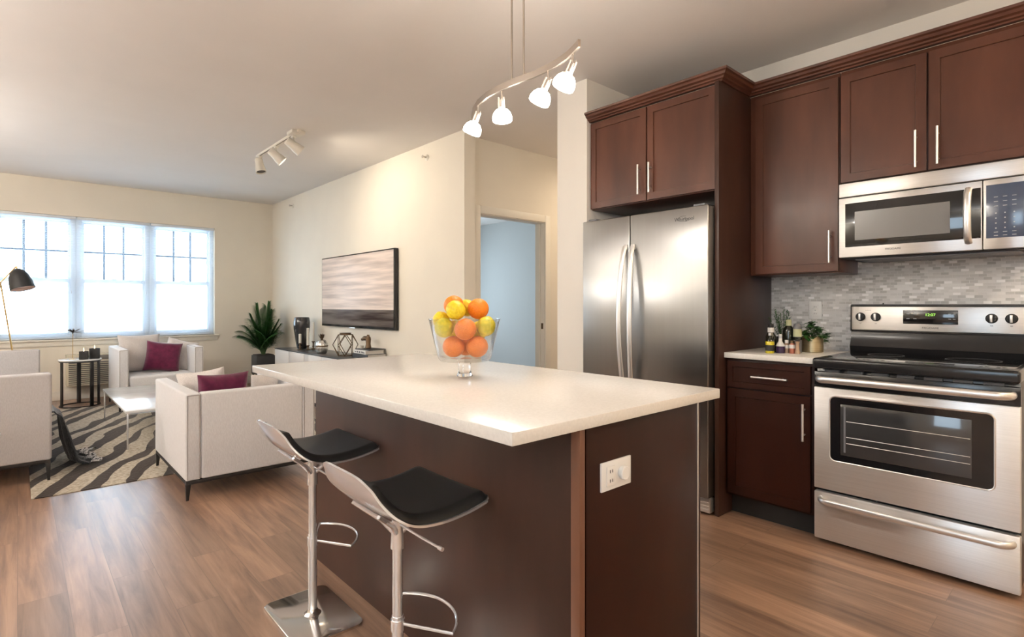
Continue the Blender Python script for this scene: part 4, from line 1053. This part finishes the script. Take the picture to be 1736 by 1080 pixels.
# rosemary behind the bottles
t = thing('potted_herb', 'dark rosemary sprigs rising behind the bottles against the backsplash', 'potted plant', (3.420, 1.341, 0.914), group=None)
b = bm_new(); lathe(b, [(0, 0), (0.036, 0), (0.042, 0.075), (0.038, 0.075), (0.035, 0.06), (0, 0.06)], n=24); obj('pot', b, 'pot_black', t)
b = bm_new(); b2 = bm_new()
for k in range(15):
    a = rnd.uniform(0, 2 * PI); tip = Vector((0.085 * math.cos(a) * rnd.uniform(.2, 1), 0.085 * math.sin(a) * rnd.uniform(.2, 1), rnd.uniform(0.15, 0.245)))
    pts = [Vector((tip.x * 0.2, tip.y * 0.2, 0.06)), Vector((tip.x * 0.55, tip.y * 0.55, tip.z * 0.62)), tip]
    tube(b2, pts, 0.0012, 5)
    for q in range(22):
        u = 0.25 + 0.75 * q / 21; p = pts[0].lerp(pts[1], min(1, u * 2)) if u < 0.5 else pts[1].lerp(pts[2], (u - 0.5) * 2)
        aa = rnd.uniform(0, 2 * PI); leaf(b, p, (math.cos(aa), math.sin(aa), 0.8), 0.020, 0.0065, 0.1, seg=2)
obj('leaves', b, 'leaf', t, 60, fix=False); obj('stems', b2, 'stem', t)

# ---------------------------------------------------------------- upholstered seats
def pipe_rect(b, pts, r=0.0035): tube(b, pts, r, 6)
def seat(name, label, cat, w_, d, h, loc, rz, m_, arm=0.085, leg_h=0.10, seats=1, back_h=None, group=None, cushions=True):
    """front looks to -y in its own space"""
    t = thing(name, label, cat, loc, rz, group)
    hw_, hd = w_ / 2, d / 2; z0 = leg_h + 0.022
    b = bm_new(); fz0 = leg_h
    bx(b, -hw_ + 0.004, hw_ - 0.004, -hd + 0.004, -hd + 0.034, fz0, z0, 0.002); bx(b, -hw_ + 0.004, hw_ - 0.004, hd - 0.034, hd - 0.004, fz0, z0, 0.002)
    bx(b, -hw_ + 0.004, -hw_ + 0.034, -hd + 0.034, hd - 0.034, fz0, z0, 0.002); bx(b, hw_ - 0.034, hw_ - 0.004, -hd + 0.034, hd - 0.034, fz0, z0, 0.002)
    obj('base_frame', b, 'chairframe', t)
    for sx in (-1, 1):
        for sy in (-1, 1):
            b = bm_new(); cx_, cy_ = sx * (hw_ - 0.016), sy * (hd - 0.016)
            vs = bx(b, cx_ - 0.014, cx_ + 0.014, cy_ - 0.014, cy_ + 0.014, 0, leg_h + 0.002, 0.001)
            for v in vs:
                if v.co.z < 0.01: v.co.x = cx_ + (v.co.x - cx_) * 0.5 + sx * 0.004; v.co.y = cy_ + (v.co.y - cy_) * 0.5 + sy * 0.004
            obj('leg', b, 'chairframe', t)
    b = bm_new(); bx(b, -hw_ + arm, hw_ - arm, -hd + 0.012, hd - arm, z0, z0 + 0.11, 0.008); obj('seat_base', b, m_, t)
    b = bm_new(); bx(b, -hw_ + arm + 0.0005, hw_ - arm - 0.0005, hd - arm, hd, z0, h, 0.014, 4); obj('backrest', b, m_, t)
    for sx in (-1, 1):
        b = bm_new(); x0, x1 = (-hw_, -hw_ + arm) if sx < 0 else (hw_ - arm, hw_)
        bx(b, x0, x1, -hd, hd, z0, h, 0.014, 4); a_ = obj('armrest', b, m_, t)
        b = bm_new(); g = 0.010
        for yy, s_y in ((-hd, -1), (hd, 1)):
            for xx in (x0 + g, x1 - g): tube(b, [(xx, yy + s_y * 0.0005, z0 + g), (xx, yy + s_y * 0.0005, h - g)], 0.0028, 6)
            tube(b, [(x0 + g, yy + s_y * 0.0005, h - g), (x1 - g, yy + s_y * 0.0005, h - g)], 0.0028, 6)
        tube(b, [(x1 - g if sx < 0 else x0 + g, -hd + g, h), (x1 - g if sx < 0 else x0 + g, hd - g, h)], 0.0028, 6)
        obj('piping', b, 'piping', a_)
    if cushions:
        cw = (w_ - 2 * arm) / seats
        for k in range(seats):
            xa = -hw_ + arm + cw * k
            b = bm_new(); bx(b, xa + 0.004, xa + cw - 0.004, -hd - 0.005, hd - arm - 0.002, z0 + 0.111, z0 + 0.111 + 0.15, 0.03, 5); obj('seat_cushion', b, m_, t, 60)
    return t

seat('loveseat', 'pale linen loveseat seen from behind, standing nearest the kitchen island', 'sofa', 0.79, 0.975, 0.642, (1.140, 4.225, 0), PI, 'linen', leg_h=0.095)
far = seat('loveseat', 'pale linen loveseat facing the room beneath the right window', 'sofa', 0.83, 0.90, 0.685, (1.235, 7.78, 0), 0, 'linen', arm=0.095, leg_h=0.10)
seat('sofa', 'long light grey linen sofa cut by the left edge of the picture', 'sofa', 2.72, 0.95, 0.72, (-0.308, 6.15, 0), PI / 2, 'linen_grey', arm=0.11, leg_h=0.12, seats=3)

def pillow(name, label, w_, h_, th, m_, loc, rot, group=None, cat='cushion'):
    """cushion standing in its own xz plane, bottom edge at the origin"""
    b = bm_new(); n = 18
    def P(sgn):
        def f(u, v):
            x, z = 2 * u - 1, 2 * v - 1
            k = max(0.0, (1 - x ** 4) * (1 - z ** 4)) ** 0.55
            px = x * (w_ / 2) * (1 - 0.07 * (1 - z * z) * abs(x)); pz = z * (h_ / 2) * (1 - 0.07 * (1 - x * x) * abs(z))
            wr = 0.006 * math.sin(7 * x + 3 * z) * math.sin(5 * z - 2 * x) * k
            return Vector((px, sgn * (0.003 + th / 2 * k + wr), pz + h_ / 2))
        return f
    g1 = grid(b, P(-1), n, n); g2 = grid(b, P(1), n, n)
    for i in range(n):
        for a, c in (((i, 0), (i + 1, 0)), ((i, n), (i + 1, n)), ((0, i), (0, i + 1)), ((n, i), (n, i + 1))):
            try: b.faces.new((g1[a[0]][a[1]], g1[c[0]][c[1]], g2[c[0]][c[1]], g2[a[0]][a[1]]))
            except ValueError: pass
    o = obj(name, b, m_, smooth=70, loc=loc); o.rotation_euler = rot
    return tag(o, label, cat, group)
# far loveseat
pillow('back_cushion', 'large pale cushion against the left arm of the far loveseat', 0.44, 0.46, 0.15, 'pillow', (1.105, 7.86, 0.375), (R(-14), 0, R(6)))
pillow('throw_pillow', 'square burgundy pillow leaning on the far loveseat under the window', 0.37, 0.36, 0.13, 'burgundy', (1.262, 7.62, 0.386), (R(-14), R(8), R(-8)))
pillow('throw_pillow', 'pale square pillow behind the burgundy pillow on the far loveseat', 0.36, 0.38, 0.12, 'pillow', (1.430, 7.80, 0.380), (R(-12), R(14), R(-30)))
# near loveseat
pillow('throw_pillow', 'burgundy lumbar pillow seen over the back of the nearest loveseat', 0.31, 0.355, 0.11, 'burgundy', (0.998, 3.955, 0.382), (R(6), 0, R(3)))
pillow('throw_pillow', 'pale tilted pillow in the left corner of the nearest loveseat', 0.31, 0.36, 0.11, 'pillow', (0.985, 4.185, 0.384), (R(8), R(-8), R(-34)))
pillow('back_cushion', 'pale cushion by the right arm of the nearest loveseat', 0.20, 0.30, 0.12, 'pillow', (1.338, 4.21, 0.382), (R(8), 0, R(4)))

# blanket over the sofa front
t_ = thing('throw_blanket', 'charcoal knitted throw with speckled border hanging off the grey sofa onto the rug', 'blanket', (0.19, 5.25, 0.01))
def bl(u, v):
    # u along the sofa, v down: seat -> edge -> floor
    y = -0.30 + 0.56 * u; path = [(-0.42, 0.405), (-0.10, 0.405), (0.000, 0.405), (0.026, 0.37), (0.045, 0.20), (0.085, 0.045), (0.150, 0.014), (0.215, 0.012)]
    x = v * (len(path) - 1); i = min(int(x), len(path) - 2); f = x - i
    px = path[i][0] * (1 - f) + path[i + 1][0] * f; pz = path[i][1] * (1 - f) + path[i + 1][1] * f
    k = max(0, (v - 0.35) / 0.65)
    px += (0.022 + 0.022 * math.sin(u * 17 + 1) + 0.008 * math.sin(u * 41)) * min(1, k * 3); y = y * (1 - 0.35 * (1 - k)) + 0.01 * math.sin(9 * v)
    return Vector((px, y, pz + 0.005 * math.sin(u * 23 + v * 9) * k + (0.02 * k * (1 + math.sin(u * 12)) if k > .8 else 0)))
b = bm_new(); slab(b, lambda u, v: bl(u, v * 0.88), 40, 40, lambda u, v: Vector((0.004, 0, 0.009))); obj('knit_body', b, 'blanket', t_, 60)
b = bm_new(); slab(b, lambda u, v: bl(u, 0.882 + v * 0.118), 40, 8, lambda u, v: Vector((0.004, 0, 0.010))); obj('border', b, 'blanket_trim', t_, 60)

# rug
b = bm_new(); bx(b, 0.06, 2.30, 4.40, 7.95, 0.0, 0.005, 0.002)
tag(obj('area_rug', b, 'rug'), 'zebra-striped brown and beige rug on the living room floor', 'rug')
for o in bpy.data.objects:
    if o.name.startswith(('loveseat', 'sofa')) and 'category' in o: pass

# coffee table
t = thing('coffee_table', 'low rectangular table with white marble top and thin chrome legs', 'table', (0.96, 6.16, 0.005))
b = bm_new(); bx(b, -0.315, 0.315, -0.81, 0.81, 0.295, 0.315, 0.003); obj('tabletop', b, 'marble', t)
for sx in (-1, 1):
    for sy in (-1, 1):
        b = bm_new(); bx(b, sx * 0.300 - 0.006, sx * 0.300 + 0.006, sy * 0.79 - 0.006, sy * 0.79 + 0.006, 0, 0.294, 0.001); obj('leg', b, 'chrome', t)
b = bm_new()
for sx in (-1, 1): bx(b, sx * 0.300 - 0.005, sx * 0.300 + 0.005, -0.784, 0.784, 0.284, 0.2945)
for sy in (-1, 1): bx(b, -0.294, 0.294, sy * 0.79 - 0.005, sy * 0.79 + 0.005, 0.284, 0.2945)
obj('frame', b, 'chrome', t)
# small ornaments on it
t = thing('glass_ornament', 'small clear faceted ornament on the coffee table beside the loveseat arm', 'ornament', (1.155, 6.42, 0.3205))
b = bm_new(); 
for (q, z, r_) in (((0, 0), 0, .028), ((0.055, -0.03), 0, .024)): lathe(b, [(0, z), (r_ * .6, z), (r_, z + r_ * 0.8), (r_ * 0.5, z + r_ * 1.6), (0, z + r_ * 1.7)], (q[0], q[1], 0), 7)
obj('facets', b, 'mercury', t, 5)
t = thing('silver_candlestick', 'small silver and black candlestick on the coffee table behind the pillows', 'candlestick', (1.235, 6.15, 0.3205))
b = bm_new(); lathe(b, [(0, 0), (0.028, 0), (0.026, 0.01), (0.008, 0.02), (0.018, 0.05), (0.020, 0.075), (0.010, 0.09), (0, 0.09)], n=18); obj('base', b, 'chrome', t)
b = bm_new(); lathe(b, [(0, 0.09), (0.010, 0.09), (0.010, 0.125), (0, 0.125)], n=14); obj('candle', b, 'blackmatte', t)

# round side table by the window
ST = (0.545, 8.16)
t = thing('side_table', 'round side table with pale top on flat black legs under the window', 'table', (ST[0], ST[1], 0))
b = bm_new(); lathe(b, [(0, 0.530), (0.200, 0.530), (0.203, 0.534), (0.203, 0.546), (0.200, 0.548), (0, 0.548)], n=48); obj('tabletop', b, 'marble', t)
b = bm_new(); lathe(b, [(0.182, 0.518), (0.196, 0.518), (0.196, 0.529), (0.182, 0.529)], n=48, close=True); lathe(b, [(0.186, 0.0), (0.196, 0.0), (0.196, 0.012), (0.186, 0.012)], n=48, close=True); obj('ring_frame', b, 'chairframe', t)
for a in (205, 300, 330, 90):
    a = R(a); b = bm_new(); vs = bx(b, 0.184, 0.196, -0.020, 0.020, 0.004, 0.524, 0.001); tr(vs, Matrix.Rotation(a, 4, 'Z')); obj('leg', b, 'chairframe', t)

def candle(label, x, y, r_, h):
    t = thing('candle', label, 'candle', (x, y, 0.548))
    b = bm_new(); lathe(b, [(0, 0), (r_ * .96, 0), (r_, 0.003), (r_, h), (r_ * .9, h), (r_ * .9, h - 0.02), (0, h - 0.02)], n=28); obj('holder', b, 'blackmatte', t)
    b = bm_new(); lathe(b, [(0, h - 0.0195), (r_ * .89, h - 0.0195), (r_ * .89, h - 0.012), (0, h - 0.012)], n=20); obj('wax', b, 'wax', t)
    b = bm_new(); lathe(b, [(0, h - 0.011), (0.003, h - 0.006), (0.005, h + 0.010), (0.002, h + 0.035), (0, h + 0.045)], n=10); obj('flame', b, 'flame', t)
candle('shorter lit candle in a black holder on the round side table', 0.568, 8.02, 0.045, 0.095)
candle('taller lit candle in a black holder on the round side table', 0.672, 8.075, 0.052, 0.120)
t = thing('gold_flower_ornament', 'brass spiky flower ornament on a thin stem on the side table', 'ornament', (0.475, 8.12, 0.548))
b = bm_new(); lathe(b, [(0, 0), (0.035, 0), (0.035, 0.006), (0.006, 0.010), (0, 0.012)], n=20); obj('base', b, 'brass', t)
b = bm_new(); tube(b, [(0, 0, 0.01), (0, 0, 0.32)], 0.003, 8); obj('stem', b, 'brass', t)
b = bm_new()
for k in range(38):
    a = rnd.uniform(0, 2 * PI); e = rnd.uniform(-0.12, 0.5); leaf(b, (0, 0, 0.315), (math.cos(a), math.sin(a), e), rnd.uniform(0.09, 0.145), 0.017, 0.02, seg=3)
obj('petals', b, 'bronze', t, 60, fix=False)

# wall heater unit
t = thing('wall_heater', 'cream louvered wall heating unit behind the round side table', 'heater', (0.85, 8.66, 0.18))
b = bm_new(); bx(b, -0.41, 0.43, -0.10, 0.088, 0, 0.385, 0.006); obj('cabinet', b, 'louver', t)
b = bm_new(); bx(b, -0.26, 0.40, -0.103, -0.098, 0.315, 0.372, 0.001); obj('top_grille', b, 'louver_dark', t)
b = bm_new()
for k in range(11): 
    vs = bx(b, -0.39, 0.41, -0.112, -0.099, 0.028 + k * 0.024, 0.038 + k * 0.024, 0.001)
obj('louver_panel', b, 'louver', t)
b = bm_new(); bx(b, -0.39, 0.41, -0.1008, -0.0995, 0.02, 0.295); obj('louver_shadow_gap', b, 'louver_dark', t)

# floor lamp behind the sofa
t = thing('floor_lamp', 'brass tripod floor lamp with a black cone shade in front of the left window', 'lamp', (-0.16, 8.28, 0))
J = Vector((0.018, 0, 1.425))
for q in ((0.18, 0.02), (-0.20, 0.16), (-0.22, -0.20)):
    b = bm_new(); tube(b, [(q[0] + 0.02, q[1], 0.0), J + Vector((0, 0, 0.005))] if q[0] > 0 else [(q[0], q[1], 0.0), J], 0.008, 10); obj('leg', b, 'brass', t)
b = bm_new(); tube(b, [J, (0.150, -0.03, 1.615)], 0.007, 10); lathe(b, [(0, -0.014), (0.014, 0), (0, 0.014)], J, 12); tube(b, [(0.150, -0.03, 1.61), (0.152, -0.03, 1.575)], 0.009, 10); obj('arm', b, 'brass', t)
Ms = Matrix.Translation((0.150, -0.03, 1.585)) @ Matrix.Rotation(R(-20), 4, Vector((s_, c_, 0))) @ Matrix.Rotation(R(-6), 4, 'X')
Ms = Matrix.Translation((0.150, -0.03, 1.585)) @ Matrix.Rotation(R(-18), 4, Vector((0.67, 0.74, 0)))
outp = [(0, 0), (0.03, -0.006), (0.065, -0.035), (0.088, -0.085), (0.104, -0.16), (0.112, -0.235)]
b = bm_new(); vs = lathe(b, outp + [(0.110, -0.235)] + [(r_ - 0.003, z - 0.003) for r_, z in outp[::-1][:-2]] + [(0, -0.006)], n=36); tr(vs, Ms); sh = obj('lamp_shade', b, 'blackmatte', t)
b = bm_new(); vs = lathe(b, [(0, -0.205), (0.1045, -0.205), (0.1075, -0.232), (0.1065, -0.232), (0.100, -0.208), (0, -0.208)], n=36); tr(vs, Ms); obj('shade_lining', b, 'rosegold', sh)

# ---------------------------------------------------------------- palm in a black planter
t = thing('potted_palm', 'green parlor palm in a square black planter in the far corner', 'potted plant', (2.60, 8.16, 0))
b = bm_new(); vs = bx(b, -0.125, 0.125, -0.125, 0.125, 0.20, 0.465, 0.006)
b.faces.ensure_lookup_table(); bx(b, -0.112, 0.112, -0.112, 0.112, 0.455, 0.470)
obj('planter', b, 'pot_black', t)
for sx in (-1, 1):
    for sy in (-1, 1):
        b = bm_new(); vs = bx(b, sx * 0.105 - 0.012, sx * 0.105 + 0.012, sy * 0.105 - 0.012, sy * 0.105 + 0.012, 0, 0.201, 0.001)
        obj('leg', b, 'chairframe', t)
b = bm_new(); bx(b, -0.108, 0.108, -0.108, 0.108, 0.4705, 0.476); obj('soil', b, 'soil', t)
bl_, bs = bm_new(), bm_new()
r2 = random.Random(11)
for k in range(26):
    a = 2.4 * k + r2.uniform(-0.2, 0.2); inner = k / 26
    reach = 0.05 + 0.24 * inner; top = 0.72 - 0.36 * inner + r2.uniform(-0.03, 0.03)
    pts = []
    for i in range(17):
        u = i / 16; rr = reach * (u ** 1.4) + 0.02; z = 0.47 + top * (u - 0.22 * inner * u ** 3)
        pts.append(Vector((rr * math.cos(a), rr * math.sin(a), z)))
    tube(bs, pts, [0.005 * (1 - 0.75 * i / 16) for i in range(17)], 6)
    for i in range(3, 17):
        for hh in (0, 0.5):
            if i == 16 and hh: continue
            p = pts[i] if not hh else (pts[i] + pts[i + 1]) / 2
            dr = (pts[min(i + 1, 16)] - pts[i - 1]).normalized(); sd = Vector((math.sin(a), -math.cos(a), 0))
            u = (i + hh) / 16; L = 0.20 * math.sin(PI * min(1, 0.22 + 0.60 * u)) + 0.03
            for sgn in (-1, 1):
                leaf(bl_, p, dr * (0.55 + 0.5 * u) + sd * sgn * 0.85 + Vector((math.cos(a), math.sin(a), 0)) * 0.15, L, 0.019, 0.42, seg=5, fold=0.3)
for v in bl_.verts:
    if v.co.x > 0.18: v.co.x = 0.18 + (v.co.x - 0.18) * 0.35
obj('fronds', bl_, 'leaf', t, 60, fix=False); obj('stems', bs, 'stem', t)

# ---------------------------------------------------------------- console and things on it
CX0, CY0, CY1, CZ = 2.50, 4.94, 7.40, 0.615
t = thing('media_console', 'low cream console with dark grey top under the television', 'console', (2.70, 6.17, 0))
T = -Vector(t.location)
def Wt(name, b, m_, parent, tt, smooth=35):
    bmesh.ops.translate(b, verts=b.verts[:], vec=-Vector(tt.location)); return obj(name, b, m_, parent, smooth)
b = bm_new(); bx(b, CX0 + 0.02, XT - 0.018, CY0 + 0.002, CY1 - 0.002, 0.06, CZ - 0.012, 0.002); Wt('body', b, 'console_front', t, t)
b = bm_new(); bx(b, CX0 + 0.06, XT - 0.05, CY0 + 0.05, CY1 - 0.05, 0.0, 0.0595); Wt('plinth', b, 'blackmatte', t, t)
b = bm_new(); bx(b, CX0, XT - 0.017, CY0, CY1, CZ - 0.0115, CZ, 0.001); Wt('top', b, 'console_top', t, t)
for k in range(5):
    a = CY1 - 0.492 * k; b = bm_new(); bx(b, CX0 + 0.002, CX0 + 0.0195, a - 0.488, a - 0.003, 0.065, CZ - 0.014, 0.002); Wt('door', b, 'console_front', t, t)

t = thing('television', 'wide black television on the wall showing a pale striped landscape', 'television', (XT, 5.87, 1.34))
b = bm_new(); bx(b, XT - 0.052, XT - 0.003, 4.966, 6.769, 0.918, 1.768, 0.004); Wt('housing', b, 'black', t, t)
b = bm_new(); bx(b, XT - 0.0545, XT - 0.0515, 4.982, 6.755, 0.945, 1.754, 0.0005); Wt('screen', b, 'screen', t, t)
b = bm_new(); bx(b, XT - 0.050, XT - 0.030, 5.86, 6.00, 0.908, 0.919, 0.003); Wt('sensor_bar', b, 'handle', t, t)

# tall black vase with three candlesticks before it
t = thing('tall_vase', 'tall glossy black vase on the far end of the console', 'vase', (2.735, 7.085, CZ))
b = bm_new(); lathe(b, [(0, 0), (0.055, 0), (0.060, 0.01), (0.080, 0.12), (0.100, 0.26), (0.103, 0.34), (0.094, 0.395), (0.086, 0.405), (0.082, 0.395), (0.09, 0.34), (0.07, 0.12), (0, 0.02)], n=36); obj('body', b, 'smoke', t, 50)
def candlestick(label, x, y, hs, hc):
    t = thing('candlestick', label, 'candlestick', (x, y, CZ), group='candlesticks before the black vase')
    b = bm_new(); lathe(b, [(0, 0), (0.034, 0), (0.034, 0.006), (0.012, 0.014), (0.009, 0.03), (0.016, 0.04), (0.008, 0.05), (0.010, hs - 0.02), (0.021, hs - 0.008), (0.021, hs), (0, hs)], n=20); obj('holder', b, 'bronze', t)
    b = bm_new(); lathe(b, [(0, hs), (0.0165, hs), (0.0165, hs + hc - 0.003), (0.012, hs + hc), (0, hs + hc)], n=16); obj('candle', b, 'wax', t)
candlestick('low candlestick with the shortest cream candle, left before the black vase', 2.642, 6.905, 0.085, 0.115)
candlestick('candlestick with a mid-height cream candle, right before the black vase', 2.705, 6.810, 0.060, 0.215)
candlestick('candlestick with the tallest cream candle, beside the black vase', 2.790, 6.850, 0.105, 0.240)

# mercury glass pineapple
t = thing('pineapple_ornament', 'ribbed silver glass pineapple jar on the console', 'ornament', (2.615, 6.175, CZ))
b = bm_new(); prof = [(0, 0), (0.045, 0), (0.058, 0.02), (0.067, 0.06), (0.066, 0.075), (0.064, 0.10), (0.060, 0.125), (0.045, 0.150), (0.022, 0.165), (0, 0.167)]
vs = lathe(b, prof, n=48)
for v in vs:
    a = math.atan2(v.co.y, v.co.x); k = 1 + 0.05 * math.cos(12 * a); v.co.x *= k; v.co.y *= k
obj('body', b, 'mercury', t, 60)
b = bm_new(); lathe(b, [(0.064, 0.082), (0.0715, 0.082), (0.0710, 0.098), (0.064, 0.098)], n=40, close=True); obj('band', b, 'bronze', t)
b = bm_new()
for k in range(14):
    a = 2 * PI * k / 14; leaf(b, (0.008 * math.cos(a), 0.008 * math.sin(a), 0.160), (math.cos(a) * (0.25 + 0.35 * (k % 2)), math.sin(a) * (0.25 + 0.35 * (k % 2)), 1), 0.070, 0.022, -0.1, seg=3)
lathe(b, [(0, 0.16), (0.012, 0.165), (0.014, 0.19), (0, 0.2)], n=10)
obj('crown', b, 'bronze', t, 60, fix=False)

# open bronze wire polyhedron
t = thing('geometric_ornament', 'open bronze wire polyhedron ornament on the console beside the books', 'ornament', (2.700, 5.74, CZ))
b = bm_new(); n = 6
lo = [Vector((0.085 * math.cos(R(60 * k)), 0.085 * math.sin(R(60 * k)), 0.004)) for k in range(n)]
mi = [Vector((0.135 * math.cos(R(60 * k + 30)), 0.135 * math.sin(R(60 * k + 30)), 0.125)) for k in range(n)]
hi = [Vector((0.085 * math.cos(R(60 * k)), 0.085 * math.sin(R(60 * k)), 0.235)) for k in range(n)]
for k in range(n):
    for p, q in ((lo[k], lo[(k + 1) % n]), (hi[k], hi[(k + 1) % n]), (lo[k], mi[k]), (lo[(k + 1) % n], mi[k]), (hi[k], mi[k]), (hi[(k + 1) % n], mi[k])):
        tube(b, [p, q], 0.004, 6)
obj('wire_frame', b, 'bronze', t)
b = bm_new(); lathe(b, [(0, 0.237), (0.062, 0.237), (0.062, 0.255), (0, 0.258)], n=24); obj('cap', b, 'bronze', t)

def book(label, x, y, z, w_, l_, h, m_, rz, txt=False):
    t = thing('book', label, 'book', (x, y, z), R(rz), 'books on the console')
    b = bm_new(); bx(b, -w_ / 2, w_ / 2, -l_ / 2, l_ / 2, 0, 0.004, 0.001); bx(b, -w_ / 2, w_ / 2, -l_ / 2, l_ / 2, h - 0.004, h, 0.001); bx(b, -w_ / 2, -w_ / 2 + 0.004, -l_ / 2, l_ / 2, 0.004, h - 0.004)
    obj('cover', b, m_, t)
    b = bm_new(); bx(b, -w_ / 2 + 0.005, w_ / 2 - 0.004, -l_ / 2 + 0.004, l_ / 2 - 0.004, 0.0042, h - 0.0042); obj('pages', b, 'paper', t)
    if txt:
        b = bm_new(); q = random.Random(4); yy = -l_ / 2 + 0.02
        while yy < l_ / 2 - 0.03:
            w2 = q.uniform(0.006, 0.02); bx(b, -w_ / 2 - 0.0008, -w_ / 2, yy, yy + w2, h * 0.25, h * q.uniform(0.55, 0.75)); yy += w2 + q.choice((0.004, 0.006, 0.02))
        obj('spine_print', b, 'markdark', t)
book('thick dark book at the bottom of the stack on the console', 2.795, 5.365, CZ, 0.22, 0.34, 0.048, 'book_dark', 0)
book('white-spined book with dark print in the middle of the stack', 2.790, 5.37, CZ + 0.048, 0.21, 0.30, 0.038, 'label_white', -3, True)
book('thin black book on top of the stack on the console', 2.805, 5.36, CZ + 0.086, 0.20, 0.28, 0.010, 'book_dark', 4)
t = thing('black_figurine', 'small dark animal figurine standing on the stack of books', 'figurine', (2.80, 5.40, CZ + 0.096))
b = bm_new(); vs = lathe(b, [(0, 0), (0.030, 0), (0.034, 0.008), (0.026, 0.05), (0.030, 0.10), (0.024, 0.125), (0, 0.13)], n=18); obj('body', b, 'bronze', t)
b = bm_new(); tube(b, [(0.0, 0.0, 0.105), (-0.02, 0.045, 0.110), (-0.03, 0.085, 0.095)], [0.030, 0.026, 0.016], 12); lathe(b, [(0, 0), (0.012, 0), (0.006, 0.022), (0, 0.024)], (0.0, -0.012, 0.125), 8); lathe(b, [(0, 0), (0.012, 0), (0.006, 0.022), (0, 0.024)], (0.0, 0.016, 0.125), 8); obj('head', b, 'bronze', t)
t = thing('white_dish', 'small white round dish beside the dark figurine on the books', 'dish', (2.755, 5.462, CZ + 0.096))
b = bm_new(); lathe(b, [(0, 0), (0.018, 0), (0.026, 0.03), (0.023, 0.03), (0.015, 0.006), (0, 0.006)], n=20); obj('bowl', b, 'wax', t)

# little table whose edge shows at the far left of the picture
t = thing('pedestal_table', 'small white-topped table barely showing at the left picture edge', 'table', (-0.270, 4.25, 0))
b = bm_new(); lathe(b, [(0, 0.435), (0.195, 0.435), (0.20, 0.440), (0.20, 0.452), (0.195, 0.455), (0, 0.455)], n=40); obj('tabletop', b, 'marble', t)
b = bm_new(); tube(b, [(0, 0, 0.012), (0, 0, 0.436)], 0.014, 14); obj('post', b, 'chairframe', t)
b = bm_new(); lathe(b, [(0, 0), (0.19, 0), (0.19, 0.006), (0.18, 0.012), (0, 0.014)], n=40); obj('foot', b, 'chairframe', t)

# ---------------------------------------------------------------- lamps out of view: hall ceiling light, the others added as fill
def unseen_flush_light(label, x, y, e, r_=0.16, color=WARM):
    t = thing('unseen_ceiling_light', label, 'light fixture', (x, y, CE))
    b = bm_new(); lathe(b, [(0, 0), (r_, 0), (r_, -0.03), (r_ - 0.01, -0.035), (0, -0.035)], n=32); obj('housing', b, 'trim', t)
    b = bm_new(); lathe(b, [(r_ - 0.012, -0.0355), (r_ * 0.8, -0.07), (r_ * 0.4, -0.088), (0, -0.092)], n=32); obj('diffuser', b, 'opal', t)
    light('unseen_ceiling_lamp', 'AREA', (x, y, CE - 0.11), e, color, r_ * 2).data.shape = 'DISK'
unseen_flush_light('added flush ceiling light for fill over the kitchen aisle, unseen behind the viewer', 2.3, -0.9, 26)  # added out of view to brighten the kitchen aisle
unseen_flush_light('round flush ceiling light in the hallway', 4.7, 3.3, 12, 0.13, WARM)
def fill_torchiere(label, x, y, e, col=(1.0, 0.985, 0.965), glow=0):  # uplight added out of view, bounces soft fill light off the ceiling
    t = thing('fill_torchiere_lamp', label, 'lamp', (x, y, 0))
    b = bm_new(); lathe(b, [(0, 0), (0.14, 0), (0.14, 0.015), (0.03, 0.03), (0, 0.03)], n=32); obj('base', b, 'nickel', t)
    b = bm_new(); tube(b, [(0, 0, 0.03), (0, 0, 1.74)], 0.013, 14); obj('pole', b, 'nickel', t)
    b = bm_new(); lathe(b, [(0, 1.73), (0.03, 1.735), (0.13, 1.80), (0.17, 1.86), (0.165, 1.86), (0.125, 1.808), (0.03, 1.745), (0, 1.745)], n=36); obj('shade', b, 'trim', t)
    light('fill_torchiere_bulb', 'SPOT', (x, y, 1.84), e, col, 0.08, (R(180), 0, 0), spot_size=R(165), spot_blend=0.6)
    if glow: light('fill_torchiere_glow', 'POINT', (x, y, 1.98), glow, col, 0.08)
fill_torchiere('added uplight for fill light, unseen behind the viewer by the left wall', -1.9, -1.6, 420, (0.95, 0.98, 1.0))
fill_torchiere('added uplight for fill light, unseen behind the viewer near the range wall', 2.6, -2.1, 110, WARM)
fill_torchiere('added uplight for fill light, unseen at the left of the living area', -2.0, 3.2, 380)
fill_torchiere('added uplight for fill light, unseen in the far left corner by the windows', -2.2, 6.0, 420, glow=90)
